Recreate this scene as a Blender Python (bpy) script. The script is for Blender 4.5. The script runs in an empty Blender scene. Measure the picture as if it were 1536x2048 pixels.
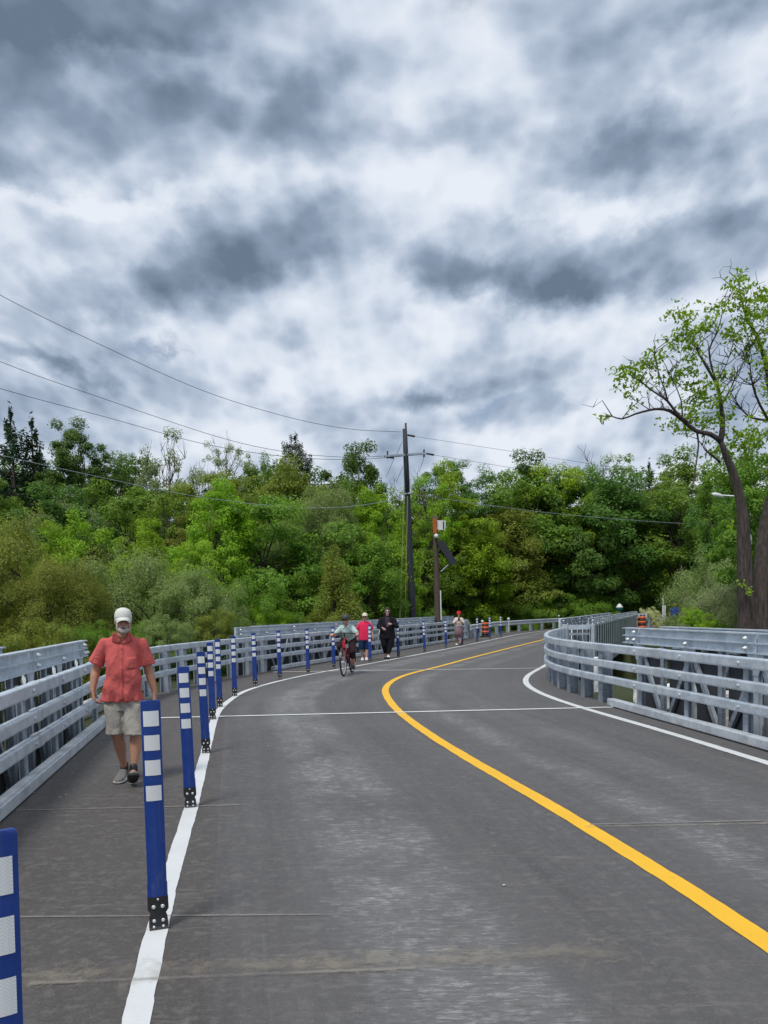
import bpy, math, random
import numpy as np
from mathutils import Vector, Matrix
sc = bpy.context.scene
R_ = math.radians

# ---------------------------------------------------------------- camera
FOC, PCX, PCY, EYE = 1538.0, 768.0, 1315.0, 1.6      # in units of a 1536 x 2048 picture
PITCH, ROLL = R_(3.5), R_(1.27)
_U0 = Vector((0, math.sin(PITCH), math.cos(PITCH))); _R0 = Vector((1, 0, 0)); _F = Vector((0, math.cos(PITCH), -math.sin(PITCH)))
_R = _R0*math.cos(ROLL) - _U0*math.sin(ROLL); _U = _R0*math.sin(ROLL) + _U0*math.cos(ROLL)
cam = bpy.data.cameras.new('camera'); camo = bpy.data.objects.new('camera', cam); sc.collection.objects.link(camo)
camo.matrix_world = Matrix(((_R.x, _U.x, -_F.x, 0), (_R.y, _U.y, -_F.y, 0), (_R.z, _U.z, -_F.z, EYE), (0, 0, 0, 1)))
cam.sensor_fit = 'AUTO'; cam.sensor_width = 36; cam.lens = FOC/2048*36
cam.shift_x = 0; cam.shift_y = (PCY-1024)/2048
cam.clip_start = 0.05; cam.clip_end = 4000
sc.camera = camo

def G(px, py, z=0.0):
    d = _F + _R*((px-PCX)/FOC) + _U*(-(py-PCY)/FOC)
    t = (z-EYE)/d.z
    return (d.x*t, d.y*t)
def W(px, py, Y):
    d = _F + _R*((px-PCX)/FOC) + _U*(-(py-PCY)/FOC)
    t = Y/d.y
    return Vector((d.x*t, Y, EYE+d.z*t))

# ---------------------------------------------------------------- light and sky
sc.view_settings.view_transform = 'Standard'; sc.view_settings.look = 'None'
sc.view_settings.exposure = 0.0; sc.view_settings.gamma = 1.0
SUN_EL, SUN_AZ = R_(62), R_(215)
sun = bpy.data.lights.new('sun', 'SUN'); sun.energy = 2.3; sun.angle = R_(14); sun.color = (1.0, 0.96, 0.9)
suno = bpy.data.objects.new('sun', sun); sc.collection.objects.link(suno)
sd = Vector((math.sin(SUN_AZ)*math.cos(SUN_EL), math.cos(SUN_AZ)*math.cos(SUN_EL), math.sin(SUN_EL)))
suno.rotation_euler = sd.to_track_quat('Z', 'Y').to_euler(); suno.location = (0, 0, 60)

world = bpy.data.worlds.new('World'); sc.world = world; world.use_nodes = True
try: world.cycles.sampling_method = 'MANUAL'; world.cycles.sample_map_resolution = 512
except Exception: pass

class NT:
    def __init__(s, tree): s.t = tree; s.n = tree.nodes; s.l = tree.links
    def new(s, typ, **kw):
        n = s.n.new(typ)
        for k, v in kw.items(): setattr(n, k, v)
        return n
    def put(s, sock, v):
        if hasattr(v, 'is_output') or hasattr(v, 'links'): s.l.new(v, sock)
        else: sock.default_value = v
    def m(s, op, a, b=None, c=None, clamp=False):
        n = s.new('ShaderNodeMath', operation=op, use_clamp=clamp); s.put(n.inputs[0], a)
        if b is not None: s.put(n.inputs[1], b)
        if c is not None: s.put(n.inputs[2], c)
        return n.outputs[0]
    def v(s, op, a, b=None, out=0):
        n = s.new('ShaderNodeVectorMath', operation=op); s.put(n.inputs[0], a)
        if b is not None:
            if op == 'SCALE': s.put(n.inputs[3], b)
            else: s.put(n.inputs[1], b)
        return n.outputs[out]
    def noise(s, vec, scale, detail=4, rough=0.55, dist=0.0, out=0):
        n = s.new('ShaderNodeTexNoise'); s.l.new(vec, n.inputs['Vector'])
        n.inputs['Scale'].default_value = scale; n.inputs['Detail'].default_value = detail
        n.inputs['Roughness'].default_value = rough; n.inputs['Distortion'].default_value = dist
        return n.outputs[out]
    def ramp(s, fac, stops, interp='LINEAR'):
        n = s.new('ShaderNodeValToRGB'); s.put(n.inputs[0], fac); cr = n.color_ramp; cr.interpolation = interp
        while len(cr.elements) < len(stops): cr.elements.new(0.5)
        for e, (p, c) in zip(cr.elements, stops):
            e.position = p; e.color = (c[0], c[1], c[2], 1) if hasattr(c, '__len__') else (c, c, c, 1)
        return n.outputs[0]
    def mix(s, fac, a, b, mode='MIX'):
        n = s.new('ShaderNodeMix', data_type='RGBA', blend_type=mode); s.put(n.inputs[0], fac)
        for i, x in ((6, a), (7, b)):
            if isinstance(x, tuple) and len(x) == 3: x = (*x, 1)
            s.put(n.inputs[i], x)
        return n.outputs[2]

def build_sky():
    t = NT(world.node_tree); t.n.clear()
    out = t.new('ShaderNodeOutputWorld'); bg = t.new('ShaderNodeBackground'); bg.inputs[1].default_value = 0.1
    sky = t.new('ShaderNodeTexSky', sky_type='NISHITA'); sky.sun_disc = False; sky.sun_elevation = SUN_EL; sky.sun_rotation = SUN_AZ
    tc = t.new('ShaderNodeTexCoord'); sep = t.new('ShaderNodeSeparateXYZ'); t.l.new(tc.outputs['Generated'], sep.inputs[0])
    x, y, z = sep.outputs
    ya = t.m('MAXIMUM', t.m('ABSOLUTE', y), 0.12)
    a = t.m('DIVIDE', x, ya); b = t.m('MAXIMUM', t.m('DIVIDE', z, ya), 0.0)
    def noise2(vec, scale, detail, rough, out=0):
        n = t.new('ShaderNodeTexNoise', noise_dimensions='2D'); t.l.new(vec, n.inputs['Vector']); n.inputs['Scale'].default_value = scale; n.inputs['Detail'].default_value = detail; n.inputs['Roughness'].default_value = rough; return n.outputs[out]
    ab = t.new('ShaderNodeCombineXYZ'); t.put(ab.inputs[0], a); t.put(ab.inputs[1], b)
    # cloud-deck coordinates: features shrink towards the horizon
    pl = t.new('ShaderNodeCombineXYZ'); t.put(pl.inputs[0], t.m('DIVIDE', a, t.m('ADD', b, 0.5))); t.put(pl.inputs[1], t.m('MULTIPLY', t.m('LOGARITHM', t.m('ADD', b, 0.42), math.e), 1.05))
    P = pl.outputs[0]
    wn = noise2(P, 3.0, 7, 0.6, 1)
    wv = t.v('SUBTRACT', wn, (0.5, 0.5, 0.5))
    q = t.v('ADD', ab.outputs[0], t.v('MULTIPLY', wv, (0.26, 0.2, 0.0)))
    blobs = [(150, 60, 340, 100, .74), (40, 215, 150, 110, .5), (60, 345, 240, 55, .42), (400, 255, 160, 55, .3), (680, 235, 140, 70, .36),
             (520, 545, 170, 44, .4), (700, 500, 90, 70, .22), (1080, 548, 240, 42, .8), (1350, 300, 200, 60, .5), (1480, 60, 130, 60, .46),
             (310, 590, 170, 50, .3), (850, 785, 110, 20, .4), (130, 756, 130, 18, .38), (1180, 340, 150, 60, .28), (760, 345, 220, 36, .22),
             (1060, 450, 230, 50, .26), (1100, 850, 300, 20, .18), (480, 475, 90, 60, .2), (1300, 480, 180, 40, .3),
             (330, 160, 150, 26, -.34), (535, 235, 46, 60, -.36), (300, 418, 240, 20, -.34), (760, 60, 190, 50, -.12), (1010, 150, 160, 80, -.08),
             (1250, 425, 280, 18, -.26), (900, 690, 110, 45, -.2), (620, 760, 130, 35, -.26), (1380, 145, 120, 40, -.26), (110, 500, 130, 90, -.2),
             (200, 660, 200, 30, -.2), (1250, 640, 230, 50, -.2), (900, 250, 130, 60, -.16), (520, 690, 120, 30, -.16)]
    tot = None
    for px, py, rx, ry, amp in blobs:
        u = (px-768)/FOC; w = (1221-py)/FOC - 0.0222*u
        d = t.v('MULTIPLY', t.v('SUBTRACT', q, (u, w, 0)), (FOC/rx, FOC/ry, 0))
        g = t.m('EXPONENT', t.m('MULTIPLY', t.v('DOT_PRODUCT', d, d, 1), -0.8))
        tot = t.m('MULTIPLY', g, amp) if tot is None else t.m('MULTIPLY_ADD', g, amp, tot)
    def height(off):
        p = t.v('ADD', t.v('ADD', P, t.v('MULTIPLY', wv, (.05, .05, .05))), off)
        vo = t.new('ShaderNodeTexVoronoi'); vo.feature = 'F1'; vo.voronoi_dimensions = '2D'; vo.inputs['Scale'].default_value = 3.1; vo.inputs['Detail'].default_value = 3.0
        vo.inputs['Roughness'].default_value = .52; vo.inputs['Lacunarity'].default_value = 2.3; t.l.new(p, vo.inputs['Vector'])
        f = noise2(p, 2.0, 9, 0.54)
        return t.m('ADD', t.m('MULTIPLY', t.m('SUBTRACT', 0.55, vo.outputs['Distance']), .92), t.m('MULTIPLY', t.m('SUBTRACT', f, .5), 1.5))
    h1 = height((0, 0, 0)); h2 = height((.012, .045, 0))
    fine = noise2(P, 17, 5, .6)
    dens = t.m('ADD', t.m('ADD', 0.47, tot), t.m('MULTIPLY', h1, .6))
    lit = t.m('MULTIPLY', t.m('SUBTRACT', h1, h2), 1.15)
    dens = t.m('ADD', t.m('SUBTRACT', dens, lit), t.m('MULTIPLY', t.m('SUBTRACT', fine, .5), .10))
    col = t.ramp(t.m('MULTIPLY', dens, .86), [(0.0, (.82, .87, .95)), (0.2, (.68, .75, .86)), (0.42, (.465, .55, .68)), (0.7, (.265, .34, .455)), (1.0, (.145, .20, .28))], 'LINEAR')
    gap = None
    for px, py, rx, ry in ((965, 65, 50, 38), (1050, 0, 50, 24), (980, 830, 60, 20), (330, 700, 60, 14)):
        u = (px-768)/FOC; w = (1221-py)/FOC - 0.0222*u
        d = t.v('MULTIPLY', t.v('SUBTRACT', q, (u, w, 0)), (FOC/rx, FOC/ry, 0))
        g = t.m('EXPONENT', t.m('MULTIPLY', t.v('DOT_PRODUCT', d, d, 1), -1.0))
        gap = g if gap is None else t.m('ADD', gap, g)
    gapm = t.m('MULTIPLY', gap, 0.6, clamp=True)
    final = t.mix(gapm, t.v('SCALE', col, 9.8), sky.outputs[0])
    hz = t.m('MULTIPLY', t.m('SUBTRACT', 0.0, z), 30.0, clamp=True)      # below the horizon: dim ground tone
    final = t.mix(hz, final, (1.0, 1.1, 0.9))
    t.l.new(final, bg.inputs[0]); t.l.new(bg.outputs[0], out.inputs[0])
build_sky()

# ---------------------------------------------------------------- helpers
COL = sc.collection
def tag(o, label=None, cat=None, group=None, kind=None):
    if label: o['label'] = label
    if cat: o['category'] = cat
    if group: o['group'] = group
    if kind: o['kind'] = kind
    return o
def thing(name, loc=(0, 0, 0), label=None, cat=None, group=None, rz=0.0):
    o = bpy.data.objects.new(name, None); COL.objects.link(o); o.location = loc; o.rotation_euler = (0, 0, rz)
    o.empty_display_size = 0.1
    return tag(o, label, cat, group)
def link(name, me, parent=None, mat=None, loc=None):
    o = bpy.data.objects.new(name, me); COL.objects.link(o)
    if mat is not None: me.materials.append(mat)
    if parent is not None: o.parent = parent
    if loc is not None: o.location = loc
    return o
def copy_tree(o, parent=None):
    c = o.copy(); COL.objects.link(c); c.parent = parent
    for ch in list(o.children): copy_tree(ch, c)
    return c

class MB:
    def __init__(s): s.v = []; s.f = []; s.uv = None
    def add(s, vs, fs):
        b = len(s.v); s.v += [tuple(p) for p in vs]; s.f += [tuple(i+b for i in f) for f in fs]; return s
    def box(s, c, size, ax=None, bev=0.0):
        ax = ax or (Vector((1, 0, 0)), Vector((0, 1, 0)), Vector((0, 0, 1)))
        c = Vector(c); h = [d/2 for d in size]; vs = []
        for k in (-1, 1):
            for j in (-1, 1):
                for i in (-1, 1): vs.append(c + ax[0]*h[0]*i + ax[1]*h[1]*j + ax[2]*h[2]*k)
        s.add(vs, [(0, 2, 3, 1), (4, 5, 7, 6), (0, 1, 5, 4), (2, 6, 7, 3), (0, 4, 6, 2), (1, 3, 7, 5)]); return s
    def bar(s, p, q, w, d, up=(0, 0, 1)):
        p, q = Vector(p), Vector(q); t = (q-p); L = t.length; t.normalize(); u = Vector(up)
        if abs(t.dot(u)) > 0.98: u = Vector((1, 0, 0))
        n = t.cross(u).normalized(); b = n.cross(t)
        return s.box((p+q)/2, (L, w, d), (t, n, b))
    def tube(s, pts, rad, n=8, cap=True):
        pts = [Vector(p) for p in pts]; m = len(pts)
        if not hasattr(rad, '__len__'): rad = [rad]*m
        base = len(s.v); ref = None
        for i, p in enumerate(pts):
            t = (pts[min(i+1, m-1)] - pts[max(i-1, 0)]).normalized()
            if ref is None: ref = Vector((1, 0, 0)) if abs(t.x) < 0.8 else Vector((0, 1, 0))
            a = (ref - t*ref.dot(t)).normalized(); b = t.cross(a); ref = a
            for k in range(n):
                th = 2*math.pi*k/n; s.v.append(tuple(p + (a*math.cos(th)+b*math.sin(th))*rad[i]))
        for i in range(m-1):
            for k in range(n):
                k2 = (k+1) % n; s.f.append((base+i*n+k, base+i*n+k2, base+(i+1)*n+k2, base+(i+1)*n+k))
        if cap:
            s.f.append(tuple(base+k for k in reversed(range(n)))); s.f.append(tuple(base+(m-1)*n+k for k in range(n)))
        return s
    def lathe(s, c, prof, n=16, ax=None, sx=1, sy=1):
        ax = ax or (Vector((1, 0, 0)), Vector((0, 1, 0)), Vector((0, 0, 1))); c = Vector(c); base = len(s.v)
        for r, z in prof:
            for k in range(n):
                th = 2*math.pi*k/n; s.v.append(tuple(c + ax[0]*r*sx*math.cos(th) + ax[1]*r*sy*math.sin(th) + ax[2]*z))
        for i in range(len(prof)-1):
            for k in range(n):
                k2 = (k+1) % n; s.f.append((base+i*n+k, base+i*n+k2, base+(i+1)*n+k2, base+(i+1)*n+k))
        s.f.append(tuple(base+k for k in reversed(range(n)))); s.f.append(tuple(base+(len(prof)-1)*n+k for k in range(n)))
        return s
    def sweep(s, path, prof):       # path: list of (x,y,z); prof: list of (n,z) closed, n = offset to the left normal
        base = len(s.v); m = len(path); n = len(prof)
        for i, p in enumerate(path):
            t = Vector(path[min(i+1, m-1)]) - Vector(path[max(i-1, 0)]); t.z = 0; t.normalize(); nn = Vector((-t.y, t.x, 0))
            for (a, z) in prof: s.v.append((p[0]+nn.x*a, p[1]+nn.y*a, p[2]+z))
        for i in range(m-1):
            for k in range(n):
                k2 = (k+1) % n; s.f.append((base+i*n+k, base+(i+1)*n+k, base+(i+1)*n+k2, base+i*n+k2))
        s.f.append(tuple(base+k for k in range(n))); s.f.append(tuple(base+(m-1)*n+k for k in reversed(range(n))))
        return s
    def mesh(s, name, smooth=False, bevel=0):
        me = bpy.data.meshes.new(name); me.from_pydata(s.v, [], s.f); me.update()
        if smooth: me.polygons.foreach_set('use_smooth', [True]*len(me.polygons))
        return me
    def build(s, name, mat, parent=None, smooth=False, loc=None):
        return link(name, s.mesh(name, smooth), parent, mat, loc)

def cr(pts, step=0.5, closed=False):           # Catmull-Rom resampling of 2D/3D points
    P = [np.array(p, float) for p in pts]; out = []
    for i in range(len(P)-1):
        p0 = P[i-1] if i > 0 else 2*P[0]-P[1]; p1, p2 = P[i], P[i+1]; p3 = P[i+2] if i+2 < len(P) else 2*P[-1]-P[-2]
        n = max(2, int(np.linalg.norm(p2-p1)/step))
        for k in range(n):
            t = k/n; out.append(0.5*((2*p1)+(-p0+p2)*t+(2*p0-5*p1+4*p2-p3)*t*t+(-p0+3*p1-3*p2+p3)*t**3))
    out.append(P[-1]); return out
def smooth_line(pts, step=0.5, it=6):
    q = np.array(cr(pts, step))
    for _ in range(it):
        r = q.copy(); r[1:-1] = 0.25*q[:-2]+0.5*q[1:-1]+0.25*q[2:]; q = r
    return q
def along(path, dist):                         # point and tangent at an arc length
    acc = 0
    for i in range(len(path)-1):
        a, b = np.array(path[i][:2]), np.array(path[i+1][:2]); L = np.linalg.norm(b-a)
        if acc+L >= dist or i == len(path)-2:
            t = (dist-acc)/L; p = a+(b-a)*t; d = (b-a)/L; return p, d
        acc += L
def plen(path): return sum(np.linalg.norm(np.array(path[i+1][:2])-np.array(path[i][:2])) for i in range(len(path)-1))

# ---------------------------------------------------------------- materials
def mat_base(name):
    m = bpy.data.materials.new(name); m.use_nodes = True; t = NT(m.node_tree); b = t.n['Principled BSDF']; return m, t, b
def plain(name, col, rough=0.6, metal=0.0, var=0.12, vs=12.0, bump=0.0, bs=60.0, spec=None):
    m, t, b = mat_base(name); tc = t.new('ShaderNodeTexCoord')
    n = t.noise(tc.outputs['Object'], vs, 5, 0.6)
    c = t.mix(n, tuple(x*(1-var) for x in col), tuple(min(1, x*(1+var)) for x in col)); t.l.new(c, b.inputs['Base Color'])
    b.inputs['Roughness'].default_value = rough; b.inputs['Metallic'].default_value = metal
    if spec is not None: b.inputs['Specular IOR Level'].default_value = spec
    if bump:
        bn = t.new('ShaderNodeBump'); bn.inputs['Strength'].default_value = bump; bn.inputs['Distance'].default_value = 0.004
        t.l.new(t.noise(tc.outputs['Object'], bs, 4), bn.inputs['Height']); t.l.new(bn.outputs[0], b.inputs['Normal'])
    return m
def galv(name, c0, c1, metal, r0):
    m, t, b = mat_base(name); g = t.new('ShaderNodeNewGeometry'); pos = g.outputs['Position']
    n1 = t.noise(pos, 5, 8, 0.72); n2 = t.noise(pos, 45, 3, 0.6)
    sp = t.new('ShaderNodeMapping'); sp.inputs['Scale'].default_value = (6, 6, 26); t.l.new(pos, sp.inputs[0]); n3 = t.noise(sp.outputs[0], 1.0, 5, 0.7)
    f = t.m('ADD', t.m('MULTIPLY', n1, 0.6), t.m('MULTIPLY', n2, 0.4))
    col = t.mix(t.ramp(f, [(0.42, 0), (0.56, 1)]), c0, c1)
    col = t.mix(t.ramp(t.noise(pos, 2.2, 6, .7), [(.5, 0), (.66, .5)]), col, tuple(x*.62 for x in c0))
    col = t.mix(t.ramp(n3, [(0.56, 0), (0.70, 0.6)]), col, (0.70, 0.72, 0.74))
    t.l.new(col, b.inputs['Base Color']); b.inputs['Metallic'].default_value = metal
    t.l.new(t.ramp(n1, [(0.3, r0), (0.7, r0+0.2)]), b.inputs['Roughness'])
    bn = t.new('ShaderNodeBump'); bn.inputs['Strength'].default_value = 0.15; bn.inputs['Distance'].default_value = 0.004
    t.l.new(n2, bn.inputs['Height']); t.l.new(bn.outputs[0], b.inputs['Normal'])
    return m
def bark_mat():
    m, t, b = mat_base('bark'); tc = t.new('ShaderNodeTexCoord'); mp = t.new('ShaderNodeMapping'); mp.inputs['Scale'].default_value = (9, 9, 1.6); t.l.new(tc.outputs['Object'], mp.inputs[0])
    n = t.noise(mp.outputs[0], 1.6, 8, .72, .6); t.l.new(t.mix(t.ramp(n, [(.35, 0), (.65, 1)]), (.028, .021, .017), (.13, .105, .09)), b.inputs['Base Color']); b.inputs['Roughness'].default_value = .95
    bn = t.new('ShaderNodeBump'); bn.inputs['Distance'].default_value = .06; bn.inputs['Strength'].default_value = 1.0; t.l.new(n, bn.inputs['Height']); t.l.new(bn.outputs[0], b.inputs['Normal']); return m
M = {}
M['galv'] = galv('galvanised_steel', (.50, .58, .67), (.68, .74, .80), 0.4, 0.36)
M['galv_post'] = galv('galvanised_post', (.27, .32, .38), (.40, .45, .51), 0.35, 0.45)
M['galv_old'] = galv('weathered_zinc', (.50, .55, .60), (.66, .70, .74), 0.35, 0.45)
M['dark_fill'] = plain('dark_sheet', (.04, .045, .055), 0.7, 0, 0.35, 6)
M['bolt'] = plain('zinc_bolt', (.72, .74, .74), 0.35, 0.5, 0.1)
M['white_paint'] = plain('white_paint', (.72, .74, .73), 0.6, 0, 0.12, 18)
M['blue'] = plain('blue_plastic', (.006, .035, .19), 0.42, 0, 0.3, 7, spec=0.4)
M['black'] = plain('black_rubber', (.012, .012, .013), 0.5, 0, 0.3, 30)
M['concrete'] = plain('pale_concrete', (.48, .47, .44), 0.85, 0, 0.25, 5, 0.3, 40)
M['orange'] = plain('orange_plastic', (.75, .13, .03), 0.5, 0, 0.08)
M['wood_pole'] = plain('weathered_wood', (.09, .065, .05), 0.9, 0, 0.4, 9, 0.4, 50)
M['pole_dark'] = plain('dark_pole', (.035, .042, .052), 0.8, 0, 0.35, 5, 0.3, 40)
M['wire'] = plain('dark_wire', (.03, .032, .035), 0.6, 0.2, 0.1)
M['guard_y'] = plain('yellow_green_guard', (.16, .2, .04), 0.5, 0, 0.1)
M['bark'] = bark_mat()
M['bark_grey'] = plain('grey_bark', (.09, .08, .07), 0.95, 0, 0.35, 10, 0.6, 25)

def post_blue():
    m, t, b = mat_base('blue_plastic'); tc = t.new('ShaderNodeTexCoord'); oi = t.new('ShaderNodeObjectInfo'); g = t.new('ShaderNodeNewGeometry')
    mp = t.new('ShaderNodeMapping'); mp.inputs['Scale'].default_value = (40, 40, 5); t.l.new(g.outputs['Position'], mp.inputs[0]); n = t.noise(mp.outputs[0], 1.0, 8, .75, .4); n2 = t.noise(g.outputs['Position'], 9, 5, .7)
    col = t.mix(n2, (.005, .034, .20), (.010, .052, .28)); sep = t.new('ShaderNodeSeparateXYZ'); t.l.new(g.outputs['Position'], sep.inputs[0])
    low = t.ramp(sep.outputs[2], [(.15, 1), (.6, .25)]); col = t.mix(t.m('MULTIPLY', t.ramp(n, [(.52, 0), (.7, .5)]), low), col, (.16, .17, .20))
    t.l.new(col, b.inputs['Base Color']); t.l.new(t.ramp(n2, [(.3, .3), (.7, .6)]), b.inputs['Roughness']); return m
M['blue'] = post_blue()
def reflector_mat():
    m, t, b = mat_base('reflective_square'); tc = t.new('ShaderNodeTexCoord')
    ch = t.new('ShaderNodeTexChecker'); ch.inputs['Scale'].default_value = 260; t.l.new(tc.outputs['Object'], ch.inputs[0])
    t.l.new(t.mix(ch.outputs[1], (.66, .68, .68), (.80, .82, .82)), b.inputs['Base Color']); b.inputs['Roughness'].default_value = 0.45
    return m
M['reflector'] = reflector_mat()

def asphalt_mat():
    m, t, b = mat_base('worn_asphalt'); uvn = t.new('ShaderNodeUVMap'); uvn.uv_map = 'UVMap'; uv = uvn.outputs[0]
    g = t.new('ShaderNodeNewGeometry'); pos = g.outputs['Position']
    sep = t.new('ShaderNodeSeparateXYZ'); t.l.new(uv, sep.inputs[0]); u = sep.outputs[0]
    big = t.noise(pos, 0.35, 5, 0.6); grain = t.noise(pos, 260, 3, 0.7); mid = t.noise(pos, 9, 7, 0.72)
    st = t.new('ShaderNodeMapping'); st.inputs['Scale'].default_value = (4.2, 0.16, 1); t.l.new(uv, st.inputs[0]); streak = t.noise(st.outputs[0], 1.0, 7, 0.68)
    sc2 = t.new('ShaderNodeMapping'); sc2.inputs['Scale'].default_value = (9, 52, 1); sc2.inputs['Rotation'].default_value = (0, 0, 0.05); t.l.new(uv, sc2.inputs[0]); scr = t.noise(sc2.outputs[0], 1.0, 9, 0.75, 0.9)
    def band(c, w):
        d = t.m('DIVIDE', t.m('SUBTRACT', u, c), w); return t.m('EXPONENT', t.m('MULTIPLY', t.m('MULTIPLY', d, d), -1.0))
    # u is the distance from the left kerb across the deck; wheel tracks are scuffed
    bands = t.m('ADD', t.m('ADD', band(2.68, 0.27), t.m('MULTIPLY', band(3.1, 0.16), .7)), t.m('ADD', t.m('MULTIPLY', band(5.05, 0.2), 0.9), t.m('MULTIPLY', band(5.9, .3), .3)))
    patch = t.ramp(t.noise(pos, 0.9, 3, 0.6), [(0.36, 0.15), (0.62, 1)])
    base = t.mix(t.ramp(streak, [(0.3, 0), (0.7, 1)]), (.060, .056, .057), (.128, .122, .123))
    base = t.mix(t.ramp(big, [(0.35, 0.0), (0.65, 0.4)]), base, (.145, .138, .135))
    walk = t.m('LESS_THAN', u, 1.72)
    base = t.mix(t.m('MULTIPLY', walk, 0.6), base, (.070, .055, .046))
    base = t.mix(t.ramp(mid, [(0.32, 0.5), (0.5, 0), (0.66, 0.65)]), base, (.21, .20, .19), 'MIX')
    scm = t.m('MULTIPLY', t.m('MULTIPLY', bands, t.m('MULTIPLY', patch, t.ramp(mid, [(.42, .1), (.56, 1)]))), t.ramp(scr, [(0.47, 0), (0.59, 1)]))
    base = t.mix(t.m('MULTIPLY', scm, 1.0), base, (.60, .61, .61))
    base = t.mix(t.m('MULTIPLY', t.m('MULTIPLY', bands, patch), 0.38), base, (.27, .275, .28))
    # sparse dusty scuffs everywhere
    sc3 = t.new('ShaderNodeMapping'); sc3.inputs['Scale'].default_value = (2.6, 15, 1); t.l.new(uv, sc3.inputs[0]); sp3 = t.noise(sc3.outputs[0], 1.0, 8, 0.75, 1.2)
    base = t.mix(t.ramp(sp3, [(0.55, 0), (0.70, 0.5)]), base, (.29, .27, .24))
    sc4 = t.new('ShaderNodeMapping'); sc4.inputs['Scale'].default_value = (30, 0.9, 1); t.l.new(uv, sc4.inputs[0]); sp4 = t.noise(sc4.outputs[0], 1.0, 4, 0.6, 0.2)
    base = t.mix(t.ramp(sp4, [(0.62, 0), (0.76, 0.25)]), base, (.25, .24, .23))
    vor = t.new('ShaderNodeTexVoronoi'); vor.inputs['Scale'].default_value = 22; t.l.new(pos, vor.inputs['Vector'])
    base = t.mix(t.ramp(vor.outputs['Distance'], [(0.035, 0.6), (0.06, 0)]), base, (.45, .45, .43))
    base = t.mix(t.ramp(grain, [(0.3, 0.6), (0.7, 0.0)]), base, (.035, .034, .034))
    base = t.mix(t.ramp(t.noise(pos, 120, 2, .6), [(.62, 0), (.72, .55)]), base, (.30, .29, .28))
    t.l.new(base, b.inputs['Base Color']); t.l.new(t.ramp(mid, [(0.3, .62), (.7, .82)]), b.inputs['Roughness'])
    bn = t.new('ShaderNodeBump'); bn.inputs['Strength'].default_value = 0.5; bn.inputs['Distance'].default_value = 0.004
    t.l.new(t.m('ADD', grain, t.m('MULTIPLY', mid, 0.5)), bn.inputs['Height']); t.l.new(bn.outputs[0], b.inputs['Normal'])
    return m
M['asphalt'] = asphalt_mat()

def road_paint(name, c):
    m, t, b = mat_base(name); g = t.new('ShaderNodeNewGeometry'); pos = g.outputs['Position']
    n = t.noise(pos, 26, 7, 0.75); n2 = t.noise(pos, 2.2, 4, .6); gr = t.noise(pos, 240, 2, 0.6)
    col = t.mix(t.ramp(n2, [(0.35, 0), (0.7, .3)]), c, tuple(x*0.7 for x in c))
    col = t.mix(t.ramp(gr, [(0.3, .2), (0.6, 0)]), col, tuple(x*.45 for x in c))
    t.l.new(t.mix(t.ramp(n, [(0.60, 0), (0.74, .75)]), col, (.16, .155, .15)), b.inputs['Base Color']); b.inputs['Roughness'].default_value = 0.6
    return m
M['line_white'] = road_paint('road_paint_white', (.70, .72, .72))
M['line_yellow'] = road_paint('road_paint_yellow', (.90, .50, .016))

def dust_mat(name, lo, hi, scale, c=(.34, .30, .24), amax=.45):
    m, t, b = mat_base(name); g = t.new('ShaderNodeNewGeometry'); uvn = t.new('ShaderNodeUVMap'); uvn.uv_map = 'UVMap'
    sep = t.new('ShaderNodeSeparateXYZ'); t.l.new(uvn.outputs[0], sep.inputs[0])
    v = t.m('ABSOLUTE', t.m('SUBTRACT', sep.outputs[1], 0.5))
    n = t.noise(g.outputs['Position'], scale, 9, 0.78, 0.15)
    n2 = t.noise(g.outputs['Position'], 1.4, 4, .6)
    a = t.m('MULTIPLY', t.ramp(t.m('SUBTRACT', n, t.m('MULTIPLY', v, 0.55)), [(lo, 0), (hi, amax)]), t.ramp(n2, [(.36, .25), (.52, 1)]))
    tr = t.new('ShaderNodeBsdfTransparent'); mx = t.new('ShaderNodeMixShader'); b.inputs['Base Color'].default_value = (*c, 1); b.inputs['Roughness'].default_value = 0.9
    t.l.new(a, mx.inputs[0]); t.l.new(tr.outputs[0], mx.inputs[1]); t.l.new(b.outputs[0], mx.inputs[2]); t.l.new(mx.outputs[0], t.n['Material Output'].inputs[0])
    return m
M['dust'] = dust_mat('dusty_stain', 0.34, 0.54, 9)
M['seam'] = dust_mat('seam_dust', 0.18, 0.42, 10, (.30, .285, .26), .6)

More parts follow.
